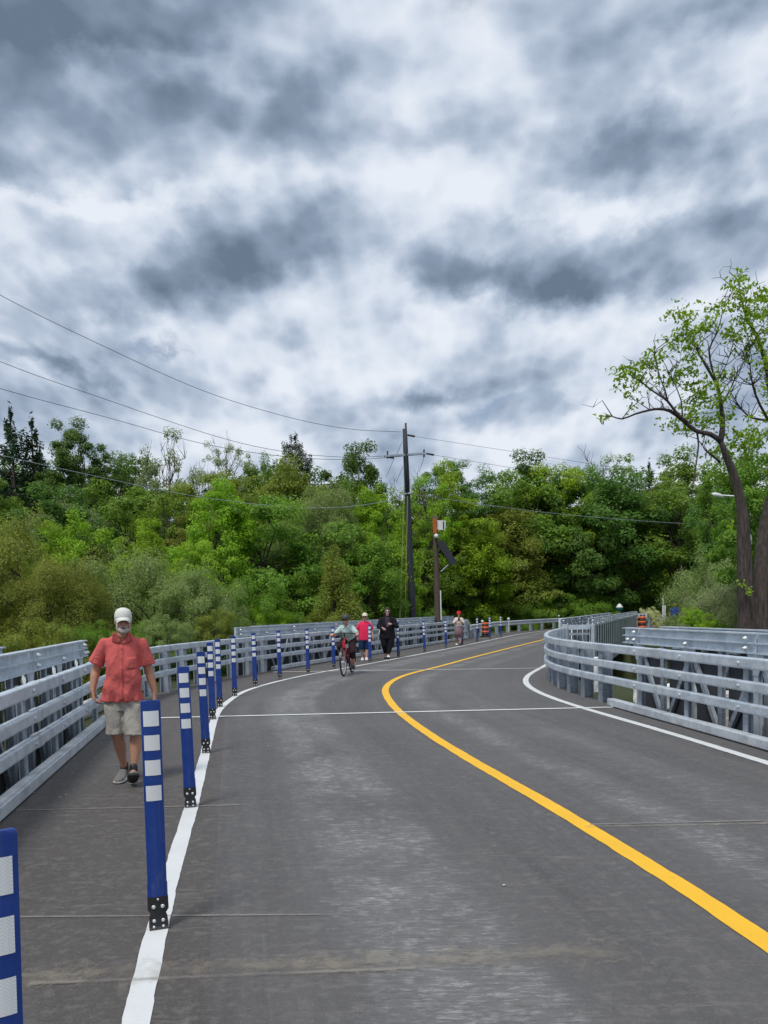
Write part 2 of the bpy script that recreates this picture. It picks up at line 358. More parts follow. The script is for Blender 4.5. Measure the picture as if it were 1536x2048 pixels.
def leaf_mat(name, c, hue=0.15, tr=0.45):
    m, t, b = mat_base(name); g = t.new('ShaderNodeNewGeometry'); oi = t.new('ShaderNodeObjectInfo')
    r = g.outputs['Random Per Island']; pos = g.outputs['Position']
    big = t.noise(pos, 0.7, 3, 0.6)
    dark = tuple(x*0.72 for x in c); lite = (c[0]*1.4, c[1]*1.32, c[2]*1.15)
    col = t.mix(r, dark, lite); col = t.mix(t.ramp(big, [(0.35, 0), (0.65, hue)]), col, (c[0]*1.3, c[1]*1.2, c[2]*.8))
    hs = t.new('ShaderNodeHueSaturation'); t.l.new(col, hs.inputs['Color'])
    t.put(hs.inputs['Value'], t.m('MULTIPLY_ADD', oi.outputs['Random'], 0.32, 1.1)); t.put(hs.inputs['Hue'], t.m('MULTIPLY_ADD', oi.outputs['Random'], 0.022, 0.484))
    t.l.new(hs.outputs[0], b.inputs['Base Color']); b.inputs['Roughness'].default_value = 0.5; b.inputs['Specular IOR Level'].default_value = 0.3
    ts = t.new('ShaderNodeBsdfTranslucent'); t.l.new(hs.outputs[0], ts.inputs[0]); mx = t.new('ShaderNodeMixShader'); mx.inputs[0].default_value = tr
    t.l.new(b.outputs[0], mx.inputs[1]); t.l.new(ts.outputs[0], mx.inputs[2]); t.l.new(mx.outputs[0], t.n['Material Output'].inputs[0])
    return m
LEAF = dict(dark=leaf_mat('leaf_dark', (.085, .175, .032), .2), mid=leaf_mat('leaf_mid', (.130, .25, .03)), bright=leaf_mat('leaf_bright', (.20, .36, .022)),
            yellow=leaf_mat('leaf_yellow', (.23, .40, .03)), olive=leaf_mat('leaf_olive', (.18, .235, .04)), willow=leaf_mat('leaf_willow', (.20, .29, .10)),
            conifer=leaf_mat('needles', (.035, .075, .036), .15, .1), grey=leaf_mat('leaf_grey', (.24, .31, .16)), white=leaf_mat('leaf_pale', (.5, .55, .32)), upper=leaf_mat('leaf_upper', (.10, .20, .028)))

def ground_mat():
    m, t, b = mat_base('grassy_ground'); g = t.new('ShaderNodeNewGeometry'); pos = g.outputs['Position']
    n = t.noise(pos, 0.8, 8, 0.7); n2 = t.noise(pos, 14, 6, 0.7)
    col = t.mix(n, (.035, .055, .015), (.075, .09, .03)); col = t.mix(t.ramp(n2, [(.55, 0), (.75, .6)]), col, (.12, .1, .06))
    t.l.new(col, b.inputs['Base Color']); b.inputs['Roughness'].default_value = 0.95
    bn = t.new('ShaderNodeBump'); bn.inputs['Distance'].default_value = 0.1; t.l.new(n2, bn.inputs['Height']); t.l.new(bn.outputs[0], b.inputs['Normal'])
    return m
M['ground'] = ground_mat()
def water_mat():
    m, t, b = mat_base('river_water'); g = t.new('ShaderNodeNewGeometry')
    b.inputs['Base Color'].default_value = (.03, .035, .025, 1); b.inputs['Roughness'].default_value = 0.12
    bn = t.new('ShaderNodeBump'); bn.inputs['Distance'].default_value = 0.05; bn.inputs['Strength'].default_value = 0.4
    t.l.new(t.noise(g.outputs['Position'], 2.0, 5, 0.6), bn.inputs['Height']); t.l.new(bn.outputs[0], b.inputs['Normal']); return m
M['water'] = water_mat()

# ---------------------------------------------------------------- ground lines (world metres)
SL = -0.197                                                   # heading of the near bridge (dx/dy), left kerb
LEFT = smooth_line([(-.50, -7.0), (-1.09, -4.0), (-3.05, 5.97), (-3.55, 8.5), (-4.04, 11.0), (-4.42, 13.0), (-4.55, 14.6), (-4.40, 16.3), (-3.95, 18.4), (-3.10, 21.0),
                    (-1.9, 24.2), (-.66, 27.4), (1.27, 32.4), (4.2, 40.0), (6.0, 44.6), (8.1, 49.4), (12.6, 56.3), (18.4, 63.0), (27, 70), (40, 78), (60, 88), (90, 100)], 0.5, 5)
RIGHT = smooth_line([(6.3, -7.0), (5.6, -4.0), (4.31, 6.0), (4.09, 8.16), (3.76, 10.59), (3.50, 12.6), (3.30, 14.0), (3.28, 15.2), (3.46, 16.7), (3.86, 18.5), (4.45, 20.5), (5.3, 22.8),
                     (7.0, 27.2), (9.1, 32.6), (12.3, 40.0), (15.0, 45.5), (19.0, 51), (25, 57.5), (33, 64), (46, 71), (66, 80), (96, 92)], 0.5, 5)
def cum(a):
    d = np.r_[0, np.cumsum(np.linalg.norm(np.diff(a, axis=0), axis=1))]; return d
def match_strip(A, B, brk):            # pair up stations of the two edges between breakpoints
    outA, outB = [], []
    ia = [int(np.argmin(np.linalg.norm(A-np.array(p), axis=1))) for p, _ in brk]; ib = [int(np.argmin(np.linalg.norm(B-np.array(q), axis=1))) for _, q in brk]
    for k in range(len(brk)-1):
        sa, sb = A[ia[k]:ia[k+1]+1], B[ib[k]:ib[k+1]+1]; n = max(len(sa), len(sb))
        for src, out in ((sa, outA), (sb, outB)):
            d = cum(src); tt = np.linspace(0, d[-1], n, endpoint=(k == len(brk)-2))
            out += [np.array((np.interp(x, d, src[:, 0]), np.interp(x, d, src[:, 1]))) for x in tt]
    return outA, outB
BRK = [((-.50, -7), (6.3, -7)), ((-4.04, 11.0), (3.7, 10.9)), ((-3.1, 21.0), (4.8, 21.5)), ((4.2, 40), (12.3, 40)), ((12.6, 56.3), (25, 57.5)), ((90, 100), (96, 92))]
SA, SB = match_strip(LEFT, RIGHT, BRK)
def strip_mesh(name, A, B, z, mat, nc=8, extra=0.0, thick=0.0):
    mb = MB(); uvs = []; acc = 0.0
    rows = []
    for i, (a, b) in enumerate(zip(A, B)):
        if i: acc += np.linalg.norm((a+b)/2-(A[i-1]+B[i-1])/2)
        w = np.linalg.norm(b-a); d = (b-a)/w; a2, b2 = a-d*extra, b+d*extra
        for k in range(nc+1):
            t = k/nc; p = a2+(b2-a2)*t; mb.v.append((p[0], p[1], z)); rows.append(((w+2*extra)*t-extra, acc))
    n = len(A)
    for i in range(n-1):
        for k in range(nc):
            q = i*(nc+1)+k; mb.f.append((q, q+1, q+nc+2, q+nc+1))
    if thick:
        base = len(mb.v)
        for i in range(n):
            for k in (0, nc): x = mb.v[i*(nc+1)+k]; mb.v.append((x[0], x[1], z-thick)); rows.append(rows[i*(nc+1)+k])
        for i in range(n-1):
            a, b = i*(nc+1), (i+1)*(nc+1); mb.f.append((a, b, base+2*i+2, base+2*i)); mb.f.append((a+nc, base+2*i+1, base+2*i+3, b+nc)); mb.f.append((base+2*i, base+2*i+2, base+2*i+3, base+2*i+1))
    me = mb.mesh(name); uvl = me.uv_layers.new(name='UVMap')
    for lp in me.loops: uvl.data[lp.index].uv = rows[lp.vertex_index]
    return tag(link(name, me, None, mat), kind='structure')
strip_mesh('road', SA, SB, 0.0, M['asphalt'], 10, 0.25, 0.35)

# painted lines
def ribbon(name, pts, w, z, mat, step=0.35, it=4):
    q = smooth_line(pts, step, it); q = np.array(cr([tuple(p) for p in q], .05)); mb = MB(); n = len(q); rj = random.Random(9); ja = jb = 0
    for i in range(n):
        t = q[min(i+1, n-1)]-q[max(i-1, 0)]; t /= np.linalg.norm(t); nn = np.array((-t[1], t[0]))
        ja = .6*ja+rj.gauss(0, .0018); jb = .6*jb+rj.gauss(0, .0018); mb.v += [(*(q[i]+nn*(w/2+ja)), z), (*(q[i]-nn*(w/2+jb)), z)]
    mb.f = [(2*i, 2*i+1, 2*i+3, 2*i+2) for i in range(n-1)]
    return tag(mb.build(name, mat), kind='structure')
WL = [(.30, -5), (-.45, 0), (-1.0, 2.9), (-1.2, 3.87), (-1.42, 5.09), (-1.62, 6.26), (-2.08, 8.75), (-2.55, 11.31), (-2.78, 12.8), (-2.88, 14.2), (-2.91, 15.2), (-2.89, 15.9), (-2.58, 17.6), (-1.98, 19.6), (-1.38, 21.0), (-.38, 23.4),
      (.5, 25.6), (1.48, 28.1), (2.5, 30.8), (3.5, 33.4), (4.4, 35.85), (6.25, 41), (8.2, 46.2), (10.4, 50.6), (13.6, 55.5), (19.3, 62), (28, 69), (41, 77)]
YL = [(2.7, -5), (2.2, 0), (1.8, 3.3), (1.69, 4.2), (1.51, 5.1), (1.33, 6.09), (1.03, 7.41), (.58, 9.66), (.22, 12.03), (.07, 13.7), (.0, 15.2), (.05, 16.4), (.2, 17.5), (.46, 18.7), (.85, 19.8), (1.36, 21.0), (2.0, 22.7),
      (2.58, 24.3), (3.9, 27.7), (5.59, 32), (7.43, 36.6), (9.3, 41.3), (11.5, 46.2), (16, 53.2), (22, 60), (31, 67)]
WR = [(5.2, -5), (4.6, 0), (3.85, 7.1), (3.79, 7.55), (3.54, 9.41), (3.1, 12.04), (2.94, 13.4), (2.88, 14.7), (2.92, 15.7), (3.12, 17.0), (3.52, 18.5), (4.1, 20.1), (4.9, 22.4), (6.7, 27.0), (8.8, 32.4), (12.0, 40.2), (14.7, 45.7), (18.7, 51.2), (24.8, 57.8), (32, 63.5)]
ribbon('edge_line_marking', WL, 0.11, 0.004, M['line_white'])
ribbon('centre_line_marking', YL, 0.135, 0.004, M['line_yellow'])
ribbon('edge_line_marking', WR, 0.12, 0.004, M['line_white'])
# steel strips of the deck joints and seams
def quadstrip(name, p, q, w, z, mat):
    p, q = np.array(p), np.array(q); t = (q-p)/np.linalg.norm(q-p); n = np.array((-t[1], t[0]))*w/2
    me = bpy.data.meshes.new(name); me.from_pydata([(*(p-n), z), (*(q-n), z), (*(q+n), z), (*(p+n), z)], [], [(0, 1, 2, 3)])
    uvl = me.uv_layers.new(name='UVMap'); L = np.linalg.norm(q-p)
    for lp, uv in zip(me.loops, ((0, 0), (L, 0), (L, 1), (0, 1))): uvl.data[lp.index].uv = uv
    return tag(link(name, me, None, mat), kind='structure')
quadstrip('deck_joint', (-4.2, 11.92), (3.62, 12.0), 0.085, 0.008, M['white_paint'])
quadstrip('deck_joint', (-3.0, 20.75), (4.55, 20.0), 0.13, 0.008, M['concrete'])
quadstrip('deck_joint', (4.6, 40.6), (12.2, 40.0), 0.10, 0.008, M['concrete'])
quadstrip('deck_seam', G(60, 1969), G(830, 1938), 0.035, 0.006, M['seam'])
quadstrip('dust_stain', G(40, 1955), G(1250, 1905), 0.42, 0.007, M['dust'])
quadstrip('deck_seam', G(-300, 1838), G(700, 1830), 0.022, 0.006, M['seam'])
quadstrip('deck_seam', G(20, 1622), G(480, 1611), 0.03, 0.006, M['seam'])
quadstrip('deck_seam', G(1180, 1650), G(1700, 1638), 0.03, 0.006, M['seam'])
quadstrip('dust_stain', G(1170, 1655), G(1700, 1645), 0.10, 0.007, M['dust'])

# ---------------------------------------------------------------- terrain and river
def terrain():
    xs = np.concatenate([np.linspace(-900, -60, 10)[:-1], np.linspace(-60, 90, 76), np.linspace(90, 900, 10)[1:]])
    ys = np.concatenate([np.linspace(-300, -20, 8)[:-1], np.linspace(-20, 120, 71), np.linspace(120, 1500, 12)[1:]])
    mid = (np.array(SA)+np.array(SB))/2
    mb = MB()
    for y in ys:
        for x in xs:
            d = np.min(np.hypot(mid[:, 0]-x, mid[:, 1]-y)); i = int(np.argmin(np.hypot(mid[:, 0]-x, mid[:, 1]-y))); my = mid[i, 1]
            z = -2.3
            if 11.8 < my < 21.0 or my > 40.2 or my < -5.5:
                e = 6.2 if my < 40 else 9.0
                k = min(1, max(0, (d-e)/5.0)); z = -0.14*(1-k)+(-2.3)*k
            else: z = -2.3-2.2*max(0, 1-d/14.0)
            if y > 95: z += min(12, (y-95)*0.06)
            z += 0.25*math.sin(x*.31+y*.17)*math.sin(y*.23-x*.11) if (d > 12) else 0
            mb.v.append((x, y, z))
    nx = len(xs)
    for j in range(len(ys)-1):
        for i in range(nx-1): q = j*nx+i; mb.f.append((q, q+1, q+nx+1, q+nx))
    tag(mb.build('ground', M['ground'], smooth=True), kind='structure')
terrain()
wm = MB(); wm.add([(-60, -20, -2.9), (60, -20, -2.9), (60, 44, -2.9), (-60, 44, -2.9)], [(0, 1, 2, 3)]); tag(wm.build('river', M['water']), kind='structure')

# ---------------------------------------------------------------- railings
def rrect(n0, n1, z0, z1, r=0.02):
    pts = []
    for cx, cz, a0 in ((n1-r, z0+r, -90), (n1-r, z1-r, 0), (n0+r, z1-r, 90), (n0+r, z0+r, 180)):
        for k in range(4): a = R_(a0+30*k); pts.append((cx+r*math.cos(a), cz+r*math.sin(a)))
    return pts
def sub(path, y0, y1):
    pt = lambda yy: (float(np.interp(yy, path[:, 1], path[:, 0])), yy)
    return [pt(y0)]+[tuple(p) for p in path if y0+.1 < p[1] < y1-.1]+[pt(y1)]
def hpost_mesh(h, w=0.15, d=0.16, z0=-0.25, tf=0.014):
    mb = MB(); zc, L = (h+z0)/2, h-z0
    mb.box((0, -d/2, zc), (w, tf, L)); mb.box((0, d/2, zc), (w, tf, L)); mb.box((0, 0, zc), (tf, d-tf-.001, L)); return mb.mesh('post')
POST_ME = hpost_mesh(0.97, .09, .05); POST_ME.materials.append(M['galv_post'])
POST_W = hpost_mesh(0.97, 0.165, 0.165); POST_W.materials.append(M['galv_post'])
bolt_mb = MB().lathe((0, 0, 0), [(0.021, 0), (0.021, .01), (0.012, .018)], 8, (Vector((1, 0, 0)), Vector((0, 0, 1)), Vector((0, -1, 0))))
BOLT_ME = bolt_mb.mesh('bolt'); BOLT_ME.materials.append(M['galv_old'])
sleeve_me = {}
def railing(path, side, label, spacing=1.3, first=0.3, kerb=True, wide=False, bolts=0, group=None, heights=((.355, .475), (.60, .72), (.855, .985)), kerb_range=None, last=None):
    """side=+1: posts stand to the left of the travelling direction (road lies to the right)"""
    root = thing('bridge_railing', (path[0][0], path[0][1], 0), label, 'railing', group)
    o = root.location
    P = [(p[0]-o.x, p[1]-o.y, 0.0) for p in path]
    for z0, z1 in heights:
        a, b = sorted((side*0.01, side*0.10)); MB().sweep(P, rrect(a, b, z0, z1, 0.022)).build('rail', M['galv'], root, smooth=False)
        # splice sleeves every few metres
    if kerb:
        K = P if kerb_range is None else [p for p, q in zip(P, path) if kerb_range[0] <= q[1] <= kerb_range[1]]
        a, b = sorted((side*-0.015, side*0.115)); MB().sweep(K, rrect(a, b, 0.012, 0.125, 0.015)).build('kerb_beam', M['galv_old'], root)
    L = plen(P); s = first; k = 0
    while s < (last or L):
        p, d = along(P, s); nx, ny = -d[1]*side, d[0]*side
        me = POST_W if wide else POST_ME
        q = bpy.data.objects.new('post', me); COL.objects.link(q); q.parent = root
        po = .185 if wide else .128; q.location = (p[0]+nx*po, p[1]+ny*po, 0); ang = math.atan2(d[1], d[0]); q.rotation_euler = (0, 0, ang)
        if k < bolts:
            for z0, z1 in heights:
                bo = bpy.data.objects.new('bolt', BOLT_ME); COL.objects.link(bo); bo.parent = root
                bo.location = (p[0]+nx*0.008, p[1]+ny*0.008, (z0+z1)/2); bo.rotation_euler = (0, 0, ang if side > 0 else ang+math.pi)
        s += spacing; k += 1
    # splice plates
    s = 1.5; n = 0
    while s < L and n < 12:
        for z0, z1 in heights:
            seg = []
            for ds in (-.09, 0, .09):
                p, d = along(P, s+ds); seg.append((p[0], p[1], 0))
            a, b = sorted((side*0.004, side*0.106)); MB().sweep(seg, rrect(a, b, z0-.006, z1+.006, 0.024)).build('splice_sleeve', M['galv_old'], root)
        s += 3.05; n += 1
    return root
NL = sub(LEFT, -6.0, 14.0); NR = sub(RIGHT, -6.0, 12.36); CL = sub(LEFT, 14.0, 21.2); CR_ = sub(RIGHT, 12.40, 22.6); BL = sub(LEFT, 21.2, 40.6)
railing(NL, +1, 'long galvanised three-bar railing beside the walking man in the red shirt', 1.3, 0.45, kerb_range=(-6, 11.9), bolts=99)
railing(CL, +1, 'curved three-bar railing on tall posts behind the bunched blue posts', .83, 0.4, kerb=False, wide=True)
railing(BL, +1, 'far left three-bar railing behind the cyclist and the woman in black', 1.52, 0.5)
railing(NR, -1, 'galvanised three-bar railing with kerb beam at the right edge of the near deck', 1.3, 0.55, kerb_range=(-6, 12.3), bolts=99)
railing(CR_, -1, 'tightly curved three-bar railing on thick posts around the white line bend', .8, 0.30, kerb=False, wide=True)

# ---------------------------------------------------------------- panel trusses
def chord_prof(side):
    s = side; h0, h1 = 0.98, 1.235
    # road-facing web recessed between three flanges
    pts = [(-.05, h0), (.06, h0), (.06, h1), (-.05, h1), (-.05, h1-.018), (0, h1-.018), (0, h1-.118), (-.05, h1-.118), (-.05, h1-.136), (0, h1-.136), (0, h0+.018), (-.05, h0+.018)]
    return [(p[0]*s, p[1]) for p in (pts if s > 0 else pts[::-1])]
def dense_prof(side):
    pts = [(-.05, .98), (.06, .98), (.06, 1.235), (.0, 1.235), (.0, 1.215), (.04, 1.215), (.04, 1.04), (-.05, 1.04)]
    return [(p[0]*side, p[1]) for p in (pts if side > 0 else pts[::-1])]
def truss(path, side, off, label, bay=1.525, dark_fill=0.9, group='panel trusses flanking the bridge decks', mats=('galv', 'galv_post'), step=3.05, gap=.03, dense=False, diag=True, foot=0.0, top_blocks=False):
    root = thing('bridge_truss', (path[0][0], path[0][1], 0), label, 'truss', group); o = root.location
    q = []
    n = len(path)
    for i, p in enumerate(path):
        t = np.array(path[min(i+1, n-1)][:2])-np.array(path[max(i-1, 0)][:2]); t /= np.linalg.norm(t); q.append((p[0]-t[1]*side*off-o.x, p[1]+t[0]*side*off-o.y, 0))
    L = plen(q); s = 0; k = 0
    pat = Vector((0, 0, 0))
    def at(s_, z=0):
        p, d = along(q, min(s_, L-.001)); return Vector((p[0], p[1], z)), Vector((d[0], d[1], 0)), Vector((-d[1]*side, d[0]*side, 0))
    while s < L-0.2:
        e = min(s+step-gap, L); a, d, nn = at(s); b, _, _ = at(e)
        MB().sweep([tuple(a), tuple(b)], dense_prof(side) if dense else chord_prof(side)).build('top_chord', M[mats[0]], root)
        lo = MB(); lo.bar(a+Vector((0, 0, -.35)), b+Vector((0, 0, -.35)), .1, .2); lo.build('bottom_chord', M[mats[1]], root)
        for f_, z in ((.04, 1.165), (.04, 1.045), (.5, 1.045)):
            c, dd, nn = at(s+(e-s)*f_, z); bm = MB().lathe(c-nn*.05, [(.03, 0), (.033, .02), (.02, .035), (.018, .05)], 10, (dd, Vector((0, 0, 1)), -nn)); bm.build('bolt', M['bolt'], root, True)
        s += step
    s = 0.0; k = 0
    sp = bay/2 if not dense else 0.80
    while s <= L+0.01:
        c, d, nn = at(min(s, L-.01)); v = MB(); w = .085 if not dense else .05
        v.box(c+Vector((0, 0, .3)), (w, .012, 1.34), (d, nn, Vector((0, 0, 1)))).box(c+Vector((0, 0, .3))+nn*.05, (w, .012, 1.34), (d, nn, Vector((0, 0, 1)))).box(c+Vector((0, 0, .3))+nn*.025, (.012, .034, 1.34), (d, nn, Vector((0, 0, 1))))
        if dense: v.box(c+Vector((0, 0, .3))-d*.05-nn*.03, (.015, .1, 1.33), (d, nn, Vector((0, 0, 1))))
        if dense: v = MB(); v.box(c+Vector((0, 0, .3)), (.34, .014, 1.34), (d, nn, Vector((0, 0, 1)))).box(c+Vector((0, 0, .3))+d*.17+nn*.02, (.014, .05, 1.33), (d, nn, Vector((0, 0, 1))))
        v.build('vertical', M['galv' if (dense or k % 2 == 0) else mats[1]], root)
        # flared gusset under the chord
        g = MB(); g.add([tuple(c-d*.17+Vector((0, 0, .975))-nn*.012), tuple(c+d*.17+Vector((0, 0, .975))-nn*.012), tuple(c+d*.055+Vector((0, 0, .72))-nn*.012), tuple(c-d*.055+Vector((0, 0, .72))-nn*.012),
                        tuple(c-d*.17+Vector((0, 0, .975))-nn*.004), tuple(c+d*.17+Vector((0, 0, .975))-nn*.004), tuple(c+d*.055+Vector((0, 0, .72))-nn*.004), tuple(c-d*.055+Vector((0, 0, .72))-nn*.004)],
                       [(0, 1, 2, 3), (7, 6, 5, 4), (0, 4, 5, 1), (1, 5, 6, 2), (2, 6, 7, 3), (3, 7, 4, 0)])
        if not dense and k % 2 == 0: g.build('gusset', M['galv'], root)
        if diag and k % 2 == 0 and s+2*sp <= L+.01:
            c2, _, _ = at(s+2*sp); m = (c+c2)/2
            dg = MB(); dg.bar(c+Vector((0, 0, .93))+nn*.05, m+Vector((0, 0, -.25))+nn*.05, .05, .07).bar(c2+Vector((0, 0, .93))+nn*.05, m+Vector((0, 0, -.25))+nn*.05, .05, .07)
            dg.build('diagonal', M['galv_post'], root)
        if dark_fill and s+sp <= L+.01 and rnd.random() < dark_fill:
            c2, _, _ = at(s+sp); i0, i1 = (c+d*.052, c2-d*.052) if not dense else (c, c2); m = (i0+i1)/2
            MB().box(m+Vector((0, 0, .26))+nn*(.095 if not dense else .06), ((i1-i0).length, .012, 1.36), (d, nn, Vector((0, 0, 1)))).build('dark_panel', M['dark_fill'], root)  # dark sheet set behind the uprights to keep the bay's gaps dark
        s += sp; k += 1
    # top lacing blocks between chords
    if top_blocks:
        s = .4
        while s < L:
            c, d, nn = at(s, 1.13); MB().box(c-nn*.02, (.22, .11, .13), (d, nn, Vector((0, 0, 1)))).build('splice_block', M['galv_post'], root); s += .8
    return root
rnd = random.Random(5)
def line(p0, slope, y0, y1, n=12):
    return [(p0[0]+slope*(y-p0[1]), y) for y in np.linspace(y0, y1, n)]
PL = (-3.05, 5.97)
truss(line(PL, SL, -6.0, 12.35), +1, 0.47, 'inner left panel truss with zinc bolts directly behind the railing by the walking man', dark_fill=1.0)
truss(line(PL, SL, -6.0, 10.3), +1, 1.12, 'outer left panel truss whose top chord ends at the picture edge', dark_fill=1.0)
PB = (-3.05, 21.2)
truss(line(PB, .386, 20.2, 39.8), +1, 0.50, 'inner truss behind the cyclist and the woman in black', dark_fill=.85)
truss(line(PB, .386, 22.0, 39.3), +1, 1.15, 'outer truss running behind the cyclist along the far left', dark_fill=1.0)
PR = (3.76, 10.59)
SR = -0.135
truss(line(PR, SR, -6.0, 12.6), -1, 0.50, 'inner right panel truss directly behind the near right railing', dark_fill=.9)
truss(line(PR, SR, -6.0, 12.6), -1, 1.15, 'outer right panel truss ending beside the big forked tree', dark_fill=.6)
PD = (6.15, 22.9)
truss(line(PD, .392, 22.9, 45.5, 14), +1, 0.0, 'far right truss of closely set uprights beyond the tight curve', dense=True, dark_fill=1.0, diag=False, top_blocks=True)
truss(line((5.2, 23.1), .386, 23.1, 39.5, 14), +1, -0.12, 'low stepped truss behind the end of the tight curve', dark_fill=.6, top_blocks=True, step=2.0)

# W-beam guard rail on wooden posts in the distance
def wbeam(path, side, label, spacing=2.0, ztop=.74, post_h=.7):
    root = thing('guard_rail', (path[0][0], path[0][1], 0), label, 'guard rail'); o = root.location
    P = [(p[0]-o.x, p[1]-o.y, 0) for p in path]; s = side
    pr = [(0.0, ztop), (.07, ztop-.03), (.07, ztop-.09), (0.01, ztop-.14), (0.01, ztop-.17), (.07, ztop-.22), (.07, ztop-.28), (0, ztop-.31), (-.012, ztop-.31), (-.012, ztop)]
    MB().sweep(P, [(-a*s, z) for a, z in pr]).build('rail', M['galv_old'], root)
    L = plen(P); d = .3
    while d < L:
        p, t = along(P, d); MB().box((p[0]-t[1]*s*.13, p[1]+t[0]*s*.13, post_h/2-.1), (.18, .2, post_h+.2), (Vector((t[0], t[1], 0)), Vector((-t[1], t[0], 0)), Vector((0, 0, 1)))).build('post', M['galv_post'], root); d += spacing
    return root
wbeam([tuple(p) for p in smooth_line([(4.62, 41.0), (5.6, 44.2), (7.04, 48.3), (9.9, 53.1), (13.3, 57.8), (18.8, 64), (24, 69), (33, 76), (48, 84), (70, 93)], .6, 4)], +1, 'long grey corrugated guard rail curving away beyond the blue posts')
wbeam([(15.7, 46.2), (17.2, 48.0), (20.5, 50.5)], -1, 'short corrugated guard rail below the man in the blue shirt', ztop=.82)
# end post and end plate of the far left railing
e = thing('railing_end', (4.35, 40.75, 0), 'sloping grey steel end piece closing the far left railing', 'railing end')
MB().add([(-.05, 0, 1.02), (.12, .25, 1.02), (.55, 1.3, .1), (.4, 1.3, -.05), (-.05, 0, -.05), (.03, -.05, 1.02), (.2, .2, 1.02), (.63, 1.25, .1), (.48, 1.25, -.05), (.03, -.05, -.05)],
         [(0, 1, 2, 3, 4), (9, 8, 7, 6, 5), (0, 5, 6, 1), (1, 6, 7, 2), (2, 7, 8, 3), (3, 8, 9, 4), (4, 9, 5, 0)]).build('end_plate', M['galv_old'], e)
MB().box((0, 0, .5), (.16, .16, 1.06)).build('post', M['galv_post'], e)
# crash terminal at the far right
e = thing('guard_rail_terminal', (15.3, 46.2, 0), 'grey box terminal with black bolt holes beside the white flowers', 'rail terminal')
MB().box((0, 0, .95), (1.0, .25, .28)).build('terminal_box', M['galv_old'], e)
for dx in (-.3, -.1, .12, .33): MB().lathe((dx, -.126, .95), [(.05, 0), (.05, .012)], 10, (Vector((1, 0, 0)), Vector((0, 0, 1)), Vector((0, -1, 0)))).build('bolt_hole', M['black'], e)
MB().box((-.35, 0, .4), (.15, .2, .85)).build('post', M['galv_post'], e)

# frame closing the tight curve
e = thing('railing_end', (5.35, 22.75, 0), 'low steel frame where the tightly curved railing meets the far truss', 'railing end')
MB().box((0, 0, .55), (.15, .14, 1.05)).build('post', M['galv_old'], e)
MB().box((.85, .1, .54), (.11, .12, 1.04)).build('post', M['galv_old'], e)
MB().box((.42, .05, .98), (.70, .1, .14)).build('cross_beam', M['galv'], e)
MB().box((.42, .05, .78), (.70, .08, .06)).build('cross_beam', M['galv_post'], e)

# pale concrete behind the curve and edges of the abutments
def rough_block(name, c, size, rz, label, cat, mat, grp=None, seed=1, parent=None):
    r = random.Random(seed); ax = (Vector((math.cos(rz), math.sin(rz), 0)), Vector((-math.sin(rz), math.cos(rz), 0)), Vector((0, 0, 1)))
    n = 4; mb = MB(); mb.box((0, 0, 0), size, ax); me = mb.mesh(name)
    import bmesh
    bm = bmesh.new(); bm.from_mesh(me); bmesh.ops.subdivide_edges(bm, edges=bm.edges[:], cuts=3, use_grid_fill=True)
    for v in bm.verts: v.co += Vector((r.uniform(-1, 1), r.uniform(-1, 1), r.uniform(-1, 1)))*min(size)*.06
    bmesh.ops.bevel(bm, geom=[e for e in bm.edges if e.calc_face_angle(0) > 1.0], offset=min(size)*.06, segments=2, affect='EDGES'); bm.to_mesh(me); bm.free()
    o = link(name, me, None, mat); o.location = c
    return tag(o, label, cat, grp)
rough_block('concrete_block', (4.30, 15.6, .20), (.22, .3, .7), .2, 'white concrete block standing behind the tightly curved railing', 'block', M['white_paint'], seed=2)
rough_block('concrete_block', (5.1, 14.2, -.12), (.9, .7, .4), -.3, 'low white concrete slab behind the first post right of the curve', 'block', M['white_paint'], seed=3)
rough_block('abutment_wall', (6.3, 12.9, -.35), (2.6, .6, .9), -.12, 'pale abutment wall seen through the near right truss', 'wall', M['concrete'], seed=4)
rough_block('timber_block', (5.55, 9.2, -.1), (.22, .3, .8), -.12, 'brown timber block seen through the right truss', 'timber', M['wood_pole'], seed=5)
rough_block('concrete_ledge', (-5.5, 15.6, -.04), (.22, 6.2, .26), .10, 'pale concrete ledge at the foot of the curved left railing posts', 'ledge', M['concrete'], seed=6)

